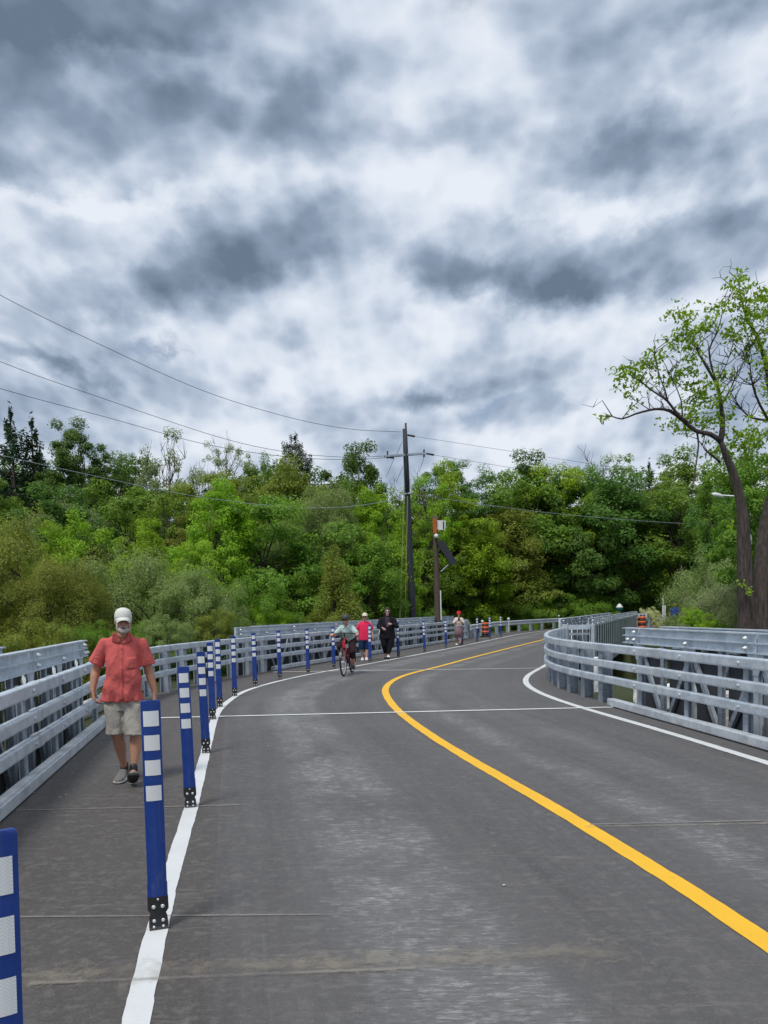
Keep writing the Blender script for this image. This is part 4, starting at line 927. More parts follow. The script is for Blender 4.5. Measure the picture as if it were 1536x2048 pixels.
BACK = 'trees of the far wooded bank'
T = [  # kind, px, ytop, width, distance, leaf, label
 ('spruce', 20, 815, 110, 58, 'conifer', 'dark ragged spruce rising highest at the far left edge'),
 ('spruce', 62, 835, 85, 59, 'conifer', 'second dark spruce top just right of the leftmost one'),
 ('spruce', -60, 850, 120, 58, 'conifer', 'dark spruce partly cut off by the left edge'),
 ('maple', 158, 848, 125, 58, 'dark', 'round dark maple crown standing above the left treetops'),
 ('broad', 240, 902, 190, 60, 'dark', 'dark green low crown between the round maple and the thin ash'),
 ('sparse', 330, 852, 110, 55, 'grey', 'thin half bare tree with wispy top left of the dead branches'),
 ('sparse', 402, 905, 90, 57, 'olive', 'half dead tree with bare forked branches at its top'),
 ('sparse2', 455, 874, 85, 55, 'grey', 'wispy tree where two wires cross its top'),
 ('tall', 520, 898, 80, 56, 'mid', 'narrow tree with spiky top just left of the layered pine'),
 ('pine', 587, 870, 120, 57, 'conifer', 'dark layered pine with a rounded top between two wires'),
 ('maple', 690, 892, 150, 56, 'dark', 'dark tree with broken outline left of the utility pole'),
 ('sparse2', 775, 955, 110, 55, 'bright', 'open light crown with white sky showing just left of the pole'),
 ('sparse2', 845, 942, 120, 56, 'bright', 'open light crown just right of the utility pole'),
 ('broad', 915, 918, 150, 58, 'dark', 'dark spreading oak standing above the solar panel pole'),
 ('maple', 1045, 914, 150, 59, 'dark', 'dark crown behind the broad yellow green tree'),
 ('sparse2', 1195, 898, 120, 54, 'mid', 'wispy upright crown right of the broad yellow green tree'),
 ('sparse2', 1245, 925, 90, 56, 'mid', 'wispy crown left of the small dark spruce top'),
 ('spruce', 1298, 924, 100, 57, 'conifer', 'small dark spruce top in the dip of the right treetops'),
 ('maple', 1390, 905, 170, 55, 'mid', 'green crown rising behind the bare hanging branch'),
 ('tall', 1480, 870, 150, 50, 'mid', 'green crown directly behind the forked tree'),
 ('maple2', 1600, 850, 260, 50, 'mid', 'green crown cut off by the right edge behind the forked tree'),
 # middle rows
 ('maple', 100, 985, 230, 45, 'dark', 'dark crown below the round maple on the left'),
 ('broad', 250, 965, 260, 50, 'mid', 'mid green crown below the low dark crown on the left'),
 ('willow', 130, 990, 180, 48, 'grey', 'silvery green crown in the middle of the left bank'),
 ('tall', 345, 960, 150, 44, 'mid', 'tall brownish green tree under the wispy ash'),
 ('maple2', -40, 940, 200, 50, 'mid', 'mid green crown at the left edge under the spruces'),
 ('broad', 445, 940, 220, 50, 'olive', 'olive green crown under the two wispy treetops'),
 ('maple', 610, 925, 190, 51, 'olive', 'olive crown directly below the layered pine'),
 ('tall', 690, 950, 110, 46, 'mid', 'mid green crown below the dark broken crown'),
 ('willow', 640, 968, 145, 43, 'willow', 'pale yellowish willow crown left of the utility pole'),
 ('broad', 520, 985, 340, 40, 'mid', 'big spreading green tree above the dark hollow'),
 ('maple', 420, 970, 160, 37, 'bright', 'bright green maple between the man and the dark hollow'),
 ('maple2', 370, 1040, 130, 42, 'olive', 'small olive crown left of the bright green maple'),
 ('tall', 150, 1010, 130, 34, 'bright', 'bright green tree behind the olive thicket on the left'),
 ('maple', 275, 1042, 105, 33, 'yellow', 'small yellow green maple above the grey green willow'),
 ('maple', 392, 1092, 120, 29, 'yellow', 'bright yellow green maple peeping over the willow on its right'),
 ('maple', 760, 985, 150, 44, 'bright', 'bright leafy tree directly left of the pole shaft'),
 ('tall', 730, 1060, 130, 41, 'mid', 'dim green tree behind the olive cedar'),
 ('maple2', 880, 955, 180, 46, 'bright', 'bright tree behind the solar panel pole'),
 ('tall', 940, 1045, 130, 43, 'bright', 'light green tree right of the solar panel'),
 ('broad', 1090, 925, 230, 49, 'yellow', 'broad yellow green tree with layered branches right of centre'),
 ('tall', 985, 1000, 160, 47, 'olive', 'brownish green tree left of the broad yellow green one'),
 ('broad', 1000, 1080, 210, 46, 'olive', 'dim brownish tree above the far curve of the guard rail'),
 ('maple', 1190, 940, 160, 50, 'mid', 'green tree right behind the broad yellow green one'),
 ('maple', 1185, 1030, 200, 42, 'mid', 'dense green tree above the end of the far truss'),
 ('tall', 1110, 1110, 160, 45, 'mid', 'green tree low behind the far road'),
 ('maple', 1290, 985, 160, 49, 'olive', 'olive green tree under the small spruce top'),
 ('maple2', 1290, 1075, 110, 43, 'yellow', 'small yellow green tree left of the blue shirted man'),
 ('maple', 1395, 1010, 210, 46, 'mid', 'rounded green tree above the pale willow on the right'),
 ('spruce', 1300, 1010, 130, 51, 'conifer', 'dark conifer hidden among the right hand trees'),
 ('tall', 1470, 960, 130, 44, 'dark', 'dark green tree just left of the forked trunk'),
 # front rows
 ('willow', 20, 1010, 320, 24, 'olive', 'large olive brown thicket tree filling the left edge'),
 ('willow', 110, 1110, 190, 22, 'olive', 'lower olive thicket behind the left truss ends'),
 ('willow', -170, 1050, 260, 21, 'olive', 'olive thicket cut off by the left edge'),
 ('willow', 285, 1090, 250, 25, 'willow', 'rounded grey green willow behind the walking man'),
 ('willow', 390, 1125, 170, 24.5, 'willow', 'grey green willow right of the walking man'),
 ('maple', 520, 1110, 180, 42, 'dark', 'dark tree deep inside the hollow behind the bridge'),
 ('cedar', 668, 1098, 175, 31, 'olive', 'olive cone shaped cedar behind the cyclist'),
 ('tall', 590, 1130, 110, 38, 'mid', 'dim green tree left of the olive cedar'),
 ('willow', 1430, 1095, 190, 36, 'willow', 'pale willow left of the forked trunk'),
 ('willow', 1440, 1150, 130, 31, 'grey', 'silvery willow bush at the foot of the forked tree'),
 ('tall', 1375, 1120, 120, 41, 'mid', 'green tree behind the man in the blue shirt'),
 ('willow', 1580, 1090, 180, 30, 'grey', 'silvery willow right of the forked tree'),
 ('maple', 1550, 832, 205, 27, 'mid', 'leafy green tree overlapping the right side of the forked tree'),
]
for t in T: plant(*t, group=None)
# further trees of the bank that fill the wood behind (rows without an own outline)
k = 0
BK = [('maple', 'dark'), ('broad', 'mid'), ('tall', 'dark'), ('maple2', 'mid'), ('tall', 'mid'), ('broad', 'dark')]
MARK = [(20, 'leftmost spruce'), (110, 'round dark maple'), (205, 'low dark crown on the left'), (300, 'thin wispy ash'), (395, 'bare forked branches'), (490, 'spiky narrow tree'), (585, 'layered pine'), (680, 'dark broken crown'), (775, 'utility pole'),
        (870, 'solar panel pole'), (965, 'striped drum'), (1060, 'broad yellow green tree'), (1155, 'long guard rail'), (1250, 'small dark spruce top'), (1345, 'man in the blue shirt'), (1440, 'forked trunk'), (1535, 'right edge of the picture')]
for i, (px, mk) in enumerate(MARK):
    for row, (Y, yt) in enumerate(((66, 932 if not 740 < px < 1000 else 985), (54, 1040))):
        kd, lf = BK[(i*2+row*3) % 6]
        plant(kd, px+row*45+RG.uniform(-15, 15), yt+RG.uniform(-14, 22), 190, Y+RG.uniform(-2, 2), lf, ('tall rear tree of the wood directly behind the ' if row == 0 else 'lower tree just right of and behind the ')+mk, group=BACK)
for i, (px, mk) in enumerate(MARK):
    yt = 1160
    Y = 47 if 560 < px < 1500 else 33
    if px > 860: Y = 62+max(0, (px-860))*.05
    plant('bush' if i % 2 else 'tall', px, yt+RG.uniform(-12, 18), 190, Y+RG.uniform(-1, 1), ('dark', 'mid', 'mid')[i % 3], 'low leafy undergrowth below the '+mk, 'undergrowth', group='undergrowth along the foot of the wood')
# shrubs right behind the railings
SH = [(470, 1200, 90, 33, 'olive', 'brownish low shrub behind the start of the far left truss'), (540, 1205, 110, 32, 'bright', 'bright low shrub left of the cedar foot'),
      (430, 1215, 100, 23, 'olive', 'brownish shrub above the curved left railing'), (810, 1205, 60, 43.5, 'bright', 'light green shrub at the foot of the utility pole'),
      (865, 1215, 60, 43, 'mid', 'shrub at the foot of the solar panel pole'), (610, 1225, 80, 36, 'mid', 'green shrub peeping over the far left truss'),
      (965, 1190, 120, 60, 'bright', 'light shrub behind the striped drum'), (1070, 1195, 130, 60, 'mid', 'shrub behind the middle of the long guard rail'),
      (1170, 1185, 150, 62, 'mid', 'shrub behind the far part of the long guard rail'), (270, 1235, 150, 21, 'mid', 'green shrub directly behind the walking man'),
      (330, 1225, 120, 20.5, 'willow', 'grey green shrub right of the walking man'), (60, 1235, 200, 18, 'olive', 'low olive shrub behind the left truss ends'), (180, 1240, 120, 19, 'mid', 'low green shrub left of the walking man'),
      (1410, 1225, 90, 30, 'yellow', 'yellow green shrub with large leaves left of the forked trunk'), (1385, 1212, 45, 27, 'yellow', 'tall yellow green stems left of the forked trunk'), (1300, 1213, 46, 47, 'white', 'shrub covered in white flowers beside the box terminal'),
      (1335, 1228, 60, 45, 'white', 'low white flowering shrub in front of the man in blue'), (1255, 1205, 90, 66, 'mid', 'shrub behind the green marker post')]
for px, yt, w, Y, lf, lab in SH: plant('bush', px, yt, w, Y, lf, lab, 'shrub')

# the big forked, half bare tree at the right
def forked_tree():
    Y = 22.0; o = W(1503, 1262, Y); o = Vector((o.x, Y, -2.2)); rg = np.random.default_rng(3)
    root = thing('forked_tree', tuple(o), 'tall forked tree with half bare spreading branches and dark bark at the right', 'tree')
    dy = {}
    def L(px, py, d=0): return np.array(W(px, py, Y+d)-o)
    tb = MB()
    def br(pts, r, n=8, d0=0, d1=0, twigs=0):
        m = len(pts); q = [L(p[0], p[1], d0+(d1-d0)*i/(m-1)) for i, p in enumerate(pts)]
        q = cr(q, .35); k = len(q); rr = list(np.interp(np.linspace(0, 1, k), np.linspace(0, 1, len(r)), r)) if len(r) > 2 else [r[0]+(r[1]-r[0])*(i/(k-1))**.8 for i in range(k)]
        tb.tube([tuple(x) for x in q], rr, n)
        for _ in range(twigs):
            f = q[rg.integers(k//3, k)]; e = f+np.array((rg.normal(0, .3), rg.normal(0, .3), rg.uniform(.1, .55)));
            z = limb(tb, f, e, .014, .004, rg, 3, .1)
            limb(tb, z[2], z[2]+np.array((rg.normal(0, .2), rg.normal(0, .2), rg.uniform(.05, .3))), .008, .003, rg, 2, .1)
        return q
    br([(1492, 1330), (1494, 1262), (1491, 1190), (1488, 1100), (1483, 1010), (1466, 945), (1452, 912), (1441, 880)], (.34, .25, .215, .20, .175, .135, .11, .09, .065), 14, 0, -.5)
    br([(1516, 1330), (1516, 1262), (1522, 1150), (1530, 1060), (1545, 990), (1575, 930)], (.32, .23, .20, .17, .12), 14, .1, .8)
    br([(1524, 1330), (1530, 1262), (1540, 1180), (1550, 1100), (1560, 1030), (1566, 950)], (.3, .2, .17, .15, .13, .11), 12, .3, .6)
    br([(1441, 882), (1420, 868), (1392, 862), (1365, 840), (1340, 822), (1318, 818), (1300, 820), (1270, 828), (1244, 838), (1225, 833), (1208, 832)], (.075, .010), 7, -.5, -1.6, 10)
    br([(1375, 845), (1355, 828), (1335, 802), (1318, 790), (1300, 778), (1280, 762), (1258, 748)], (.045, .01), 6, -.9, -1.4, 12)
    br([(1335, 802), (1330, 780), (1320, 755), (1312, 720), (1305, 700)], (.025, .006), 5, -1.2, -1.3, 6)
    br([(1365, 840), (1362, 800), (1345, 760), (1330, 740)], (.025, .006), 5, -.9, -1.1, 5)
    br([(1441, 882), (1446, 850), (1442, 810), (1436, 775), (1420, 745), (1402, 715), (1390, 690), (1385, 660)], (.085, .012), 7, -.5, .3, 16)
    br([(1436, 775), (1425, 740), (1418, 700), (1432, 670), (1445, 625), (1440, 605)], (.045, .006), 6, -.3, .2, 10)
    br([(1442, 810), (1460, 780), (1475, 745), (1490, 720), (1500, 690)], (.03, .005), 5, -.4, .4, 14)
    br([(1436, 760), (1452, 730), (1462, 700), (1470, 670)], (.02, .004), 5, -.3, .5, 12)
    br([(1394, 866), (1397, 890), (1392, 930), (1388, 960), (1384, 985), (1390, 1010)], (.03, .008), 6, -.6, -.7, 0)
    br([(1440, 925), (1425, 912), (1410, 900), (1405, 890)], (.04, .01), 5, -.2, -.5, 3)
    B = br([(1560, 960), (1548, 860), (1540, 780), (1530, 720), (1512, 670), (1495, 640), (1483, 600), (1476, 560)], (.14, .01), 8, .6, .2, 26)
    br([(1540, 780), (1560, 720), (1565, 640), (1550, 590)], (.06, .01), 6, .5, .8, 18)
    br([(1548, 860), (1520, 810), (1505, 770), (1500, 730), (1490, 700)], (.05, .006), 6, .6, -.3, 22)
    br([(1545, 840), (1500, 835), (1470, 800), (1455, 770)], (.04, .006), 6, .6, .2, 16)
    tb.build('trunk', M['bark'], root, True)
    cl = [(1285, 745, 30, 9), (1260, 760, 22, 7), (1240, 748, 14, 3), (1312, 710, 20, 6), (1268, 735, 16, 4), (1300, 725, 14, 3), (1365, 640, 22, 6), (1395, 635, 30, 9), (1415, 650, 22, 6), (1370, 665, 22, 5), (1350, 625, 12, 3), (1350, 685, 22, 6), (1375, 690, 20, 5),
          (1385, 715, 22, 5), (1355, 750, 26, 7), (1345, 755, 14, 3), (1375, 735, 18, 4), (1400, 760, 16, 4), (1388, 780, 26, 7), (1400, 800, 18, 5), (1430, 770, 20, 5), (1440, 800, 18, 5), (1438, 610, 12, 3), (1450, 745, 16, 4), (1380, 820, 26, 8), (1400, 835, 28, 8), (1345, 845, 18, 4), (1370, 850, 20, 5),
          (1425, 845, 20, 5), (1445, 830, 20, 5), (1478, 550, 12, 3), (1465, 570, 14, 3), (1482, 580, 18, 5), (1500, 600, 24, 7), (1520, 590, 24, 7), (1480, 625, 18, 4), (1465, 615, 10, 2), (1500, 650, 26, 7), (1525, 640, 30, 9), (1475, 670, 18, 5), (1490, 690, 20, 5), (1520, 680, 26, 7), (1455, 665, 12, 3), (1545, 610, 30, 9), (1555, 680, 34, 10),
          (1535, 745, 24, 5), (1540, 790, 24, 6), (1525, 720, 14, 3), (1218, 833, 5, 1), (1206, 833, 3, 1), (1262, 800, 8, 1), (1270, 812, 6, 1), (1460, 880, 26, 8), (1490, 870, 26, 8), (1520, 860, 34, 12), (1432, 905, 12, 2), (1475, 900, 24, 7)]
    P = []; N = []
    for px, py, r, w in cl:
        c = L(px, py, rg.normal(-.3, .3)); R0 = r/FOC*Y; m = int(w*18)
        for _ in range(max(1, m//6)):         # small sprays of hanging leaflets
            cc = c+rg.normal(0, 1, 3)*R0*.5; dd = rg.normal(0, 1, 3); dd[2] = -abs(dd[2])*.3; dd /= np.linalg.norm(dd)
            for j in range(6): P.append(cc+dd*(j*.055)+rg.normal(0, .035, 3)); N.append(np.array((rg.normal(0, .5), rg.normal(0, .5), .8)))
    for px, py in ((1484, 1165), (1490, 1172), (1496, 1183), (1500, 1187), (1462, 1050), (1458, 1048), (1498, 1177)):
        for _ in range(6): P.append(L(px, py, -.55)+rg.normal(0, .05, 3)); N.append(np.array((0, -.8, .6)))
    link('crown', leaves_mesh('crown', np.array(P), np.array(N), .125, rg, .5, .6), root, LEAF['bright'])
forked_tree()

# ---------------------------------------------------------------- people
SKIN = plain('skin', (.52, .27, .19), 0.55, 0, .12, 9); SKIN_T = plain('tanned_skin', (.44, .225, .14), 0.55, 0, .15, 9); SKIN_P = plain('pale_skin', (.66, .42, .34), 0.55, 0, .08, 9)
def cloth(name, c, var=.12, crease=.5, sc=5.0):
    m, t, b = mat_base(name); tc = t.new('ShaderNodeTexCoord'); mp = t.new('ShaderNodeMapping'); mp.inputs['Scale'].default_value = (1.4, 1.4, .7); t.l.new(tc.outputs['Object'], mp.inputs[0])
    n = t.noise(mp.outputs[0], sc, 4, .55, 1.6); w = t.noise(tc.outputs['Object'], 180, 2, .6)
    t.l.new(t.mix(n, tuple(x*(1-var) for x in c), tuple(min(1, x*(1+var)) for x in c)), b.inputs['Base Color']); b.inputs['Roughness'].default_value = .85; b.inputs['Specular IOR Level'].default_value = .2
    bn = t.new('ShaderNodeBump'); bn.inputs['Strength'].default_value = crease; bn.inputs['Distance'].default_value = .035; t.l.new(t.m('ADD', n, t.m('MULTIPLY', w, .02)), bn.inputs['Height']); t.l.new(bn.outputs[0], b.inputs['Normal']); return m
DARKGLASS = plain('dark_lens', (.008, .008, .01), .2)
GREYHAIR = plain('grey_hair', (.42, .36, .33), .9, 0, .3, 60, .5, 200)
DARKHAIR = plain('dark_hair', (.018, .014, .012), .7, 0, .3, 60)

def cap_mesh(mb, p, q, r0, r1, n=12):
    p, q = Vector(p), Vector(q); t = (q-p); L = max(t.length, 1e-5); t = t/L
    pts = []; rad = []
    for a in (-85, -60, -30): pts.append(p+t*r0*math.sin(R_(a))); rad.append(r0*math.cos(R_(a)))
    for k in range(5): f = k/4; pts.append(p+(q-p)*f); rad.append(r0+(r1-r0)*f)
    for a in (30, 60, 85): pts.append(q+t*r1*math.sin(R_(a))); rad.append(r1*math.cos(R_(a)))
    mb.tube(pts, rad, n)
def ell(mb, c, r, rz=0.0, n=14, rx=0.0):
    c = Vector(c); Mr = Matrix.Rotation(rz, 3, 'Z') @ Matrix.Rotation(rx, 3, 'X'); ax = (Mr @ Vector((1, 0, 0)), Mr @ Vector((0, 1, 0)), Mr @ Vector((0, 0, 1)))
    prof = [(math.cos(R_(a)), math.sin(R_(a))*r[2]) for a in (-86, -68, -48, -28, -9, 9, 28, 48, 68, 86)]
    mb.lathe(c, prof, n, ax, r[0], r[1])
def rings(mb, rs, n=20):      # rs: (cx, cy, z, rx, ry)
    b = len(mb.v)
    for cx, cy, z, rx, ry in rs:
        for k in range(n):
            a = 2*math.pi*k/n; ca, sa = math.cos(a), math.sin(a); e = 2/2.4
            mb.v.append((cx+rx*math.copysign(abs(ca)**e, ca), cy+ry*math.copysign(abs(sa)**e, sa), z))
    for i in range(len(rs)-1):
        for k in range(n): k2 = (k+1) % n; mb.f.append((b+i*n+k, b+i*n+k2, b+(i+1)*n+k2, b+(i+1)*n+k))
    mb.f.append(tuple(b+k for k in reversed(range(n)))); mb.f.append(tuple(b+(len(rs)-1)*n+k for k in range(n)))
def fuse(name, mb, mat, parent, vox=.01, it=4, fn=None):
    """joins overlapping volumes into one continuous skin"""
    tmp = bpy.data.objects.new('tmp', mb.mesh('tmp')); COL.objects.link(tmp)
    r = tmp.modifiers.new('r', 'REMESH'); r.mode = 'VOXEL'; r.voxel_size = vox
    if it: s = tmp.modifiers.new('s', 'SMOOTH'); s.iterations = it; s.factor = .5
    dg = bpy.context.evaluated_depsgraph_get(); me = bpy.data.meshes.new_from_object(tmp.evaluated_get(dg)); bpy.data.objects.remove(tmp)
    if fn:
        for v in me.vertices: v.co = fn(v.co)
    me.polygons.foreach_set('use_smooth', [True]*len(me.polygons)); me.materials.clear(); me.name = name
    return link(name, me, parent, mat)
def hand(mb, w, d, pn, s=1.0, curl=.6, thumb=1):
    """w wrist, d direction of the fingers, pn: direction the palm faces"""
    w, d, pn = Vector(w), Vector(d).normalized(), Vector(pn); pn = (pn-d*pn.dot(d)).normalized(); sd_ = d.cross(pn)*thumb
    palm = w+d*.045*s
    for k in (-1, 0, 1): cap_mesh(mb, w+sd_*k*.012*s, w+d*.085*s+sd_*k*.026*s, .016*s, .0145*s, 8)
    for k, (o_, L) in enumerate(((.033, .072), (.011, .082), (-.011, .077), (-.033, .06))):
        a = w+d*.088*s+sd_*o_*s; c = curl*(1+.15*k)
        b = a+(d*math.cos(c*.5)+pn*math.sin(c*.5))*L*.5*s; e = b+(d*math.cos(c*1.5)+pn*math.sin(c*1.5))*L*.5*s
        cap_mesh(mb, a, b, .0095*s, .0088*s, 8); cap_mesh(mb, b, e, .0088*s, .007*s, 8)
    a = w+d*.03*s+sd_*.028*s; b = a+(d*.6+sd_*.65+pn*.35)*.042*s; e = b+(d*.9+pn*.35)*.034*s
    cap_mesh(mb, a, b, .0125*s, .0105*s, 8); cap_mesh(mb, b, e, .0105*s, .008*s, 8)
def face(mb, c, s=1.0, yaw=0.0, nose=1.0):
    """head of about 0.23 m, facing -y"""
    c = Vector(c); Mz = Matrix.Rotation(yaw, 3, 'Z'); g = lambda x, y, z: c+Mz @ Vector((x*s, y*s, z*s))
    ell(mb, g(0, .012, .03), (.076*s, .094*s, .095*s), yaw); ell(mb, g(0, -.018, -.045), (.058*s, .066*s, .072*s), yaw); ell(mb, g(0, -.05, -.088), (.03*s, .03*s, .022*s), yaw)
    cap_mesh(mb, g(0, -.076, .02), g(0, -.104, -.02), .011*s*nose, .017*s*nose, 8); ell(mb, g(0, -.078, .033), (.05*s, .012*s, .010*s), yaw)
    for k in (-1, 1): ell(mb, g(.078*k, .012, -.002), (.011*s, .02*s, .033*s), yaw); ell(mb, g(.038*k, -.06, -.022), (.022*s, .02*s, .02*s), yaw)
    ell(mb, g(0, -.083, -.052), (.026*s, .01*s, .006*s), yaw); ell(mb, g(0, -.081, -.064), (.022*s, .01*s, .006*s), yaw)
    return g
def shoe(root, heel, toe, name, up, sole, w=.05, roll=0, laces=True):
    heel, toe = Vector(heel), Vector(toe); t = (toe-heel); L = t.length; t.normalize(); n = Vector((0, 0, 1)); s = t.cross(n).normalized(); n = s.cross(t)
    u = MB(); so = MB()
    st = [(0, .030, .10), (.06, .038, .115), (.26, .040, .115), (.42, .043, .092), (.6, .050, .070), (.8, .050, .055), (.93, .040, .047), (1.0, .022, .034)]
    for mbx, z0, k in ((u, .018, 1.0), (so, 0, 1.1)):
        b = len(mbx.v); N = 12
        for f, w_, h in st:
            hh = h if mbx is u else .026
            c = heel+t*L*f+n*(z0+(hh-z0)/2)
            for j in range(N):
                a = 2*math.pi*j/N; mbx.v.append(tuple(c+s*w_*k*math.cos(a)*w/.048+n*(hh-z0)/2*math.sin(a)*(1.0 if mbx is u else 1.2)))
        for i in range(len(st)-1):
            for j in range(N): j2 = (j+1) % N; mbx.f.append((b+i*N+j, b+i*N+j2, b+(i+1)*N+j2, b+(i+1)*N+j))
        mbx.f.append(tuple(b+j for j in reversed(range(N)))); mbx.f.append(tuple(b+(len(st)-1)*N+j for j in range(N)))
    o = u.build(name, up, root, True); so.build('sole', sole, o, True); return o

def walking_man():
    bx, by = G(250, 1563); root = thing('person', (bx, by, 0), 'bearded man in a white cap, coral red shirt and khaki shorts walking towards the camera', 'person')
    root.rotation_euler = (0, R_(1.5), math.atan2(-bx, by)*0.6)
    # body: head, neck, trunk, arms, legs as one skin; x to the right in the picture, -y towards the camera
    b = MB(); hc = Vector((.012, -.045, 1.545)); yaw = R_(9)
    g = face(b, hc, .90, yaw, 1.1)
    cap_mesh(b, (.0, .02, 1.33), (.01, -.005, 1.46), .062, .056)
    rings(b, [(0, .02, .84, .13, .10), (0, .01, 1.0, .125, .10), (0, .015, 1.2, .125, .09), (0, .02, 1.33, .135, .075), (0, .02, 1.37, .09, .07)])
    aL = [(-.158, .02, 1.335), (-.262, .05, 1.07), (-.280, -.01, .90)]; aR = [(.160, .02, 1.335), (.232, .06, 1.07), (.282, .05, .865)]
    for a in (aL, aR):
        cap_mesh(b, a[0], a[1], .050, .042); m = Vector(a[1])+(Vector(a[2])-Vector(a[1]))*.3; cap_mesh(b, a[1], m, .042, .043); cap_mesh(b, m, a[2], .043, .027)
    hand(b, aL[2], (.16, -.12, -1), (1, .1, .1), 1.05, .75, -1); hand(b, aR[2], (.02, -.1, -1), (-1, .1, 0), 1.05, .6, 1)
    lL = [(-.075, .02, .74), (-.060, -.03, .47), (-.015, .10, .105)]; lR = [(.09, 0, .74), (.120, -.10, .47), (.100, -.16, .13)]
    for l in (lL, lR):
        k, a = Vector(l[1]), Vector(l[2]); cap_mesh(b, l[0], k, .085, .06); cap_mesh(b, k+Vector((0, -.012, .01)), k+(a-k)*.12, .058, .052)
        c = k+(a-k)*.3+Vector((0, .018, 0)); cap_mesh(b, k, c, .052, .059); cap_mesh(b, c, k+(a-k)*.75, .059, .036); cap_mesh(b, k+(a-k)*.75, a, .036, .033)
    cap_mesh(b, (-.015, .105, .07), (-.03, -.03, .035), .036, .03); cap_mesh(b, (.100, -.16, .10), (.110, -.29, .14), .036, .03)
    body = fuse('body', b, SKIN_T, root, .0062, 3)
    # shirt
    s = MB()
    rings(s, [(-.02, .01, .785, .192, .14), (-.018, .01, .81, .191, .142), (-.008, .0, .92, .170, .138), (-.003, -.005, 1.05, .158, .136), (0, .0, 1.18, .155, .126), (0, .01, 1.28, .155, .112), (0, .015, 1.335, .155, .100), (0, .02, 1.375, .145, .088), (0, .02, 1.405, .112, .076), (0, .02, 1.432, .075, .064)], 28)
    for a, e in ((aL, (-.250, .045, 1.165)), (aR, (.203, .050, 1.15))):
        cap_mesh(s, (a[0][0]*.7, .015, 1.315), a[0], .066, .060); A = Vector(a[0]); E = Vector(e); t = (E-A).normalized()
        ax0 = Vector((0, 1, 0)); ax0 = (ax0-t*ax0.dot(t)).normalized(); s.lathe(A, [(.045, -.045), (.058, -.01), (.062, .03), (.065, .08), (.070, .12), (.079, (E-A).length), (.081, (E-A).length+.02)], 18, (ax0, t.cross(ax0), t), 1.0, 1.0)
    ph = random.Random(4)
    def wr(c):
        z = c.z; x = c.x; d = Vector((c.x, c.y*1.3, 0)); r = d.length
        if r < 1e-4: return c
        k = .006*math.sin(17*z+15*x+2.2*math.sin(7*z))+.010*math.sin(38*x-16*z+1.0)*max(0, 1.25-z)*1.5+.006*max(0, math.sin(24*z-26*x+.5))**2*(1 if z < 1.2 else .4)+.005*math.sin(14*z+30*abs(x)+2)
        hem = max(0, (.95-z)/.15)*.010*math.sin(10*math.atan2(c.y, c.x)+1)
        return c+d/r*(k+hem)
    red = cloth('coral_cotton', (.56, .115, .105), .1, .9, 6.0)
    fuse('shirt', s, red, root, .009, 2, wr)
    # collar, placket, buttons and pocket laid on the shirt front
    from mathutils.bvhtree import BVHTree
    sh = [c for c in root.children if c.name.startswith('shirt')][0]; bv = BVHTree.FromPolygons([v.co.copy() for v in sh.data.vertices], [tuple(p.vertices) for p in sh.data.polygons])
    def fy(x, z, dflt=-.07):
        h = bv.ray_cast(Vector((x, -1, z)), Vector((0, 1, 0)))[0]; return h.y if h is not None else dflt
    def patch(name, cols, off, mat, par, th=.012):
        mb = MB(); n = len(cols[0]); P = [[Vector((x, min(fy(x, z), -.05)-off, z)) for x, z in r] for r in cols]
        for r in P: mb.v += [tuple(v) for v in r]
        m_ = len(mb.v); mb.v += [(v[0], v[1]+th, v[2]) for v in mb.v]
        for i in range(len(P)-1):
            for j in range(n-1): q = i*n+j; mb.f += [(q, q+1, q+n+1, q+n), (m_+q, m_+q+n, m_+q+n+1, m_+q+1)]
        for i in range(len(P)-1):
            a, b2 = i*n, (i+1)*n; mb.f += [(a, b2, m_+b2, m_+a), (a+n-1, m_+a+n-1, m_+b2+n-1, b2+n-1)]
        for j in range(n-1):
            a = (len(P)-1)*n+j; mb.f += [(j, m_+j, m_+j+1, j+1), (a, a+1, m_+a+1, m_+a)]
        return mb.build(name, mat, par, True)
    for k in (-1, 1):
        rows = [[(k*.004, 1.345), (k*.010, 1.338)], [(k*.022, 1.38), (k*.055, 1.345)], [(k*.036, 1.41), (k*.090, 1.362)], [(k*.052, 1.435), (k*.088, 1.405)], [(k*.062, 1.455), (k*.082, 1.44)]]
        if k < 0: rows = [r[::-1] for r in rows]
        patch('collar', rows, .009, red, root, .02)
    skv = patch('neck_opening', [[(-.003, 1.33), (.003, 1.33)], [(-.034, 1.40), (.034, 1.40)], [(-.045, 1.44), (.045, 1.44)]], .004, SKIN_T, body, .02)
    pk = patch('placket', [[(-.017, z), (.0, z), (.015, z)] for z in np.linspace(.80, 1.335, 26)], .0035, red, root)
    for z in (.90, 1.0, 1.1, 1.2, 1.29): MB().lathe((0, fy(0, z)-.007, z), [(.0055, 0), (.0055, .002)], 10, (Vector((1, 0, 0)), Vector((0, 0, 1)), Vector((0, -1, 0)))).build('button', plain('coral_button', (.42, .06, .06), .4), root)
    patch('pocket', [[(x, z) for x in np.linspace(.05, .135, 6)] for z in np.linspace(1.10, 1.215, 6)], .0035, red, root)
    # shorts
    kh = cloth('khaki_cotton', (.35, .325, .285), .1, .9, 7.0); s = MB()
    rings(s, [(0, .015, .70, .165, .125), (0, .015, .80, .168, .125), (0, .01, .86, .160, .118)], 24)
    for sx, k in ((-1, lL), (1, lR)):
        y = k[1][1]; s_ = [(sx*.085, .01, .76, .088, .115), (sx*.088, y*.5+.01, .65, .088, .105), (sx*.09+.012, y*.85, .52, .09, .1), (sx*.09+.014, y, .475, .091, .1)]; rings(s, s_, 20)
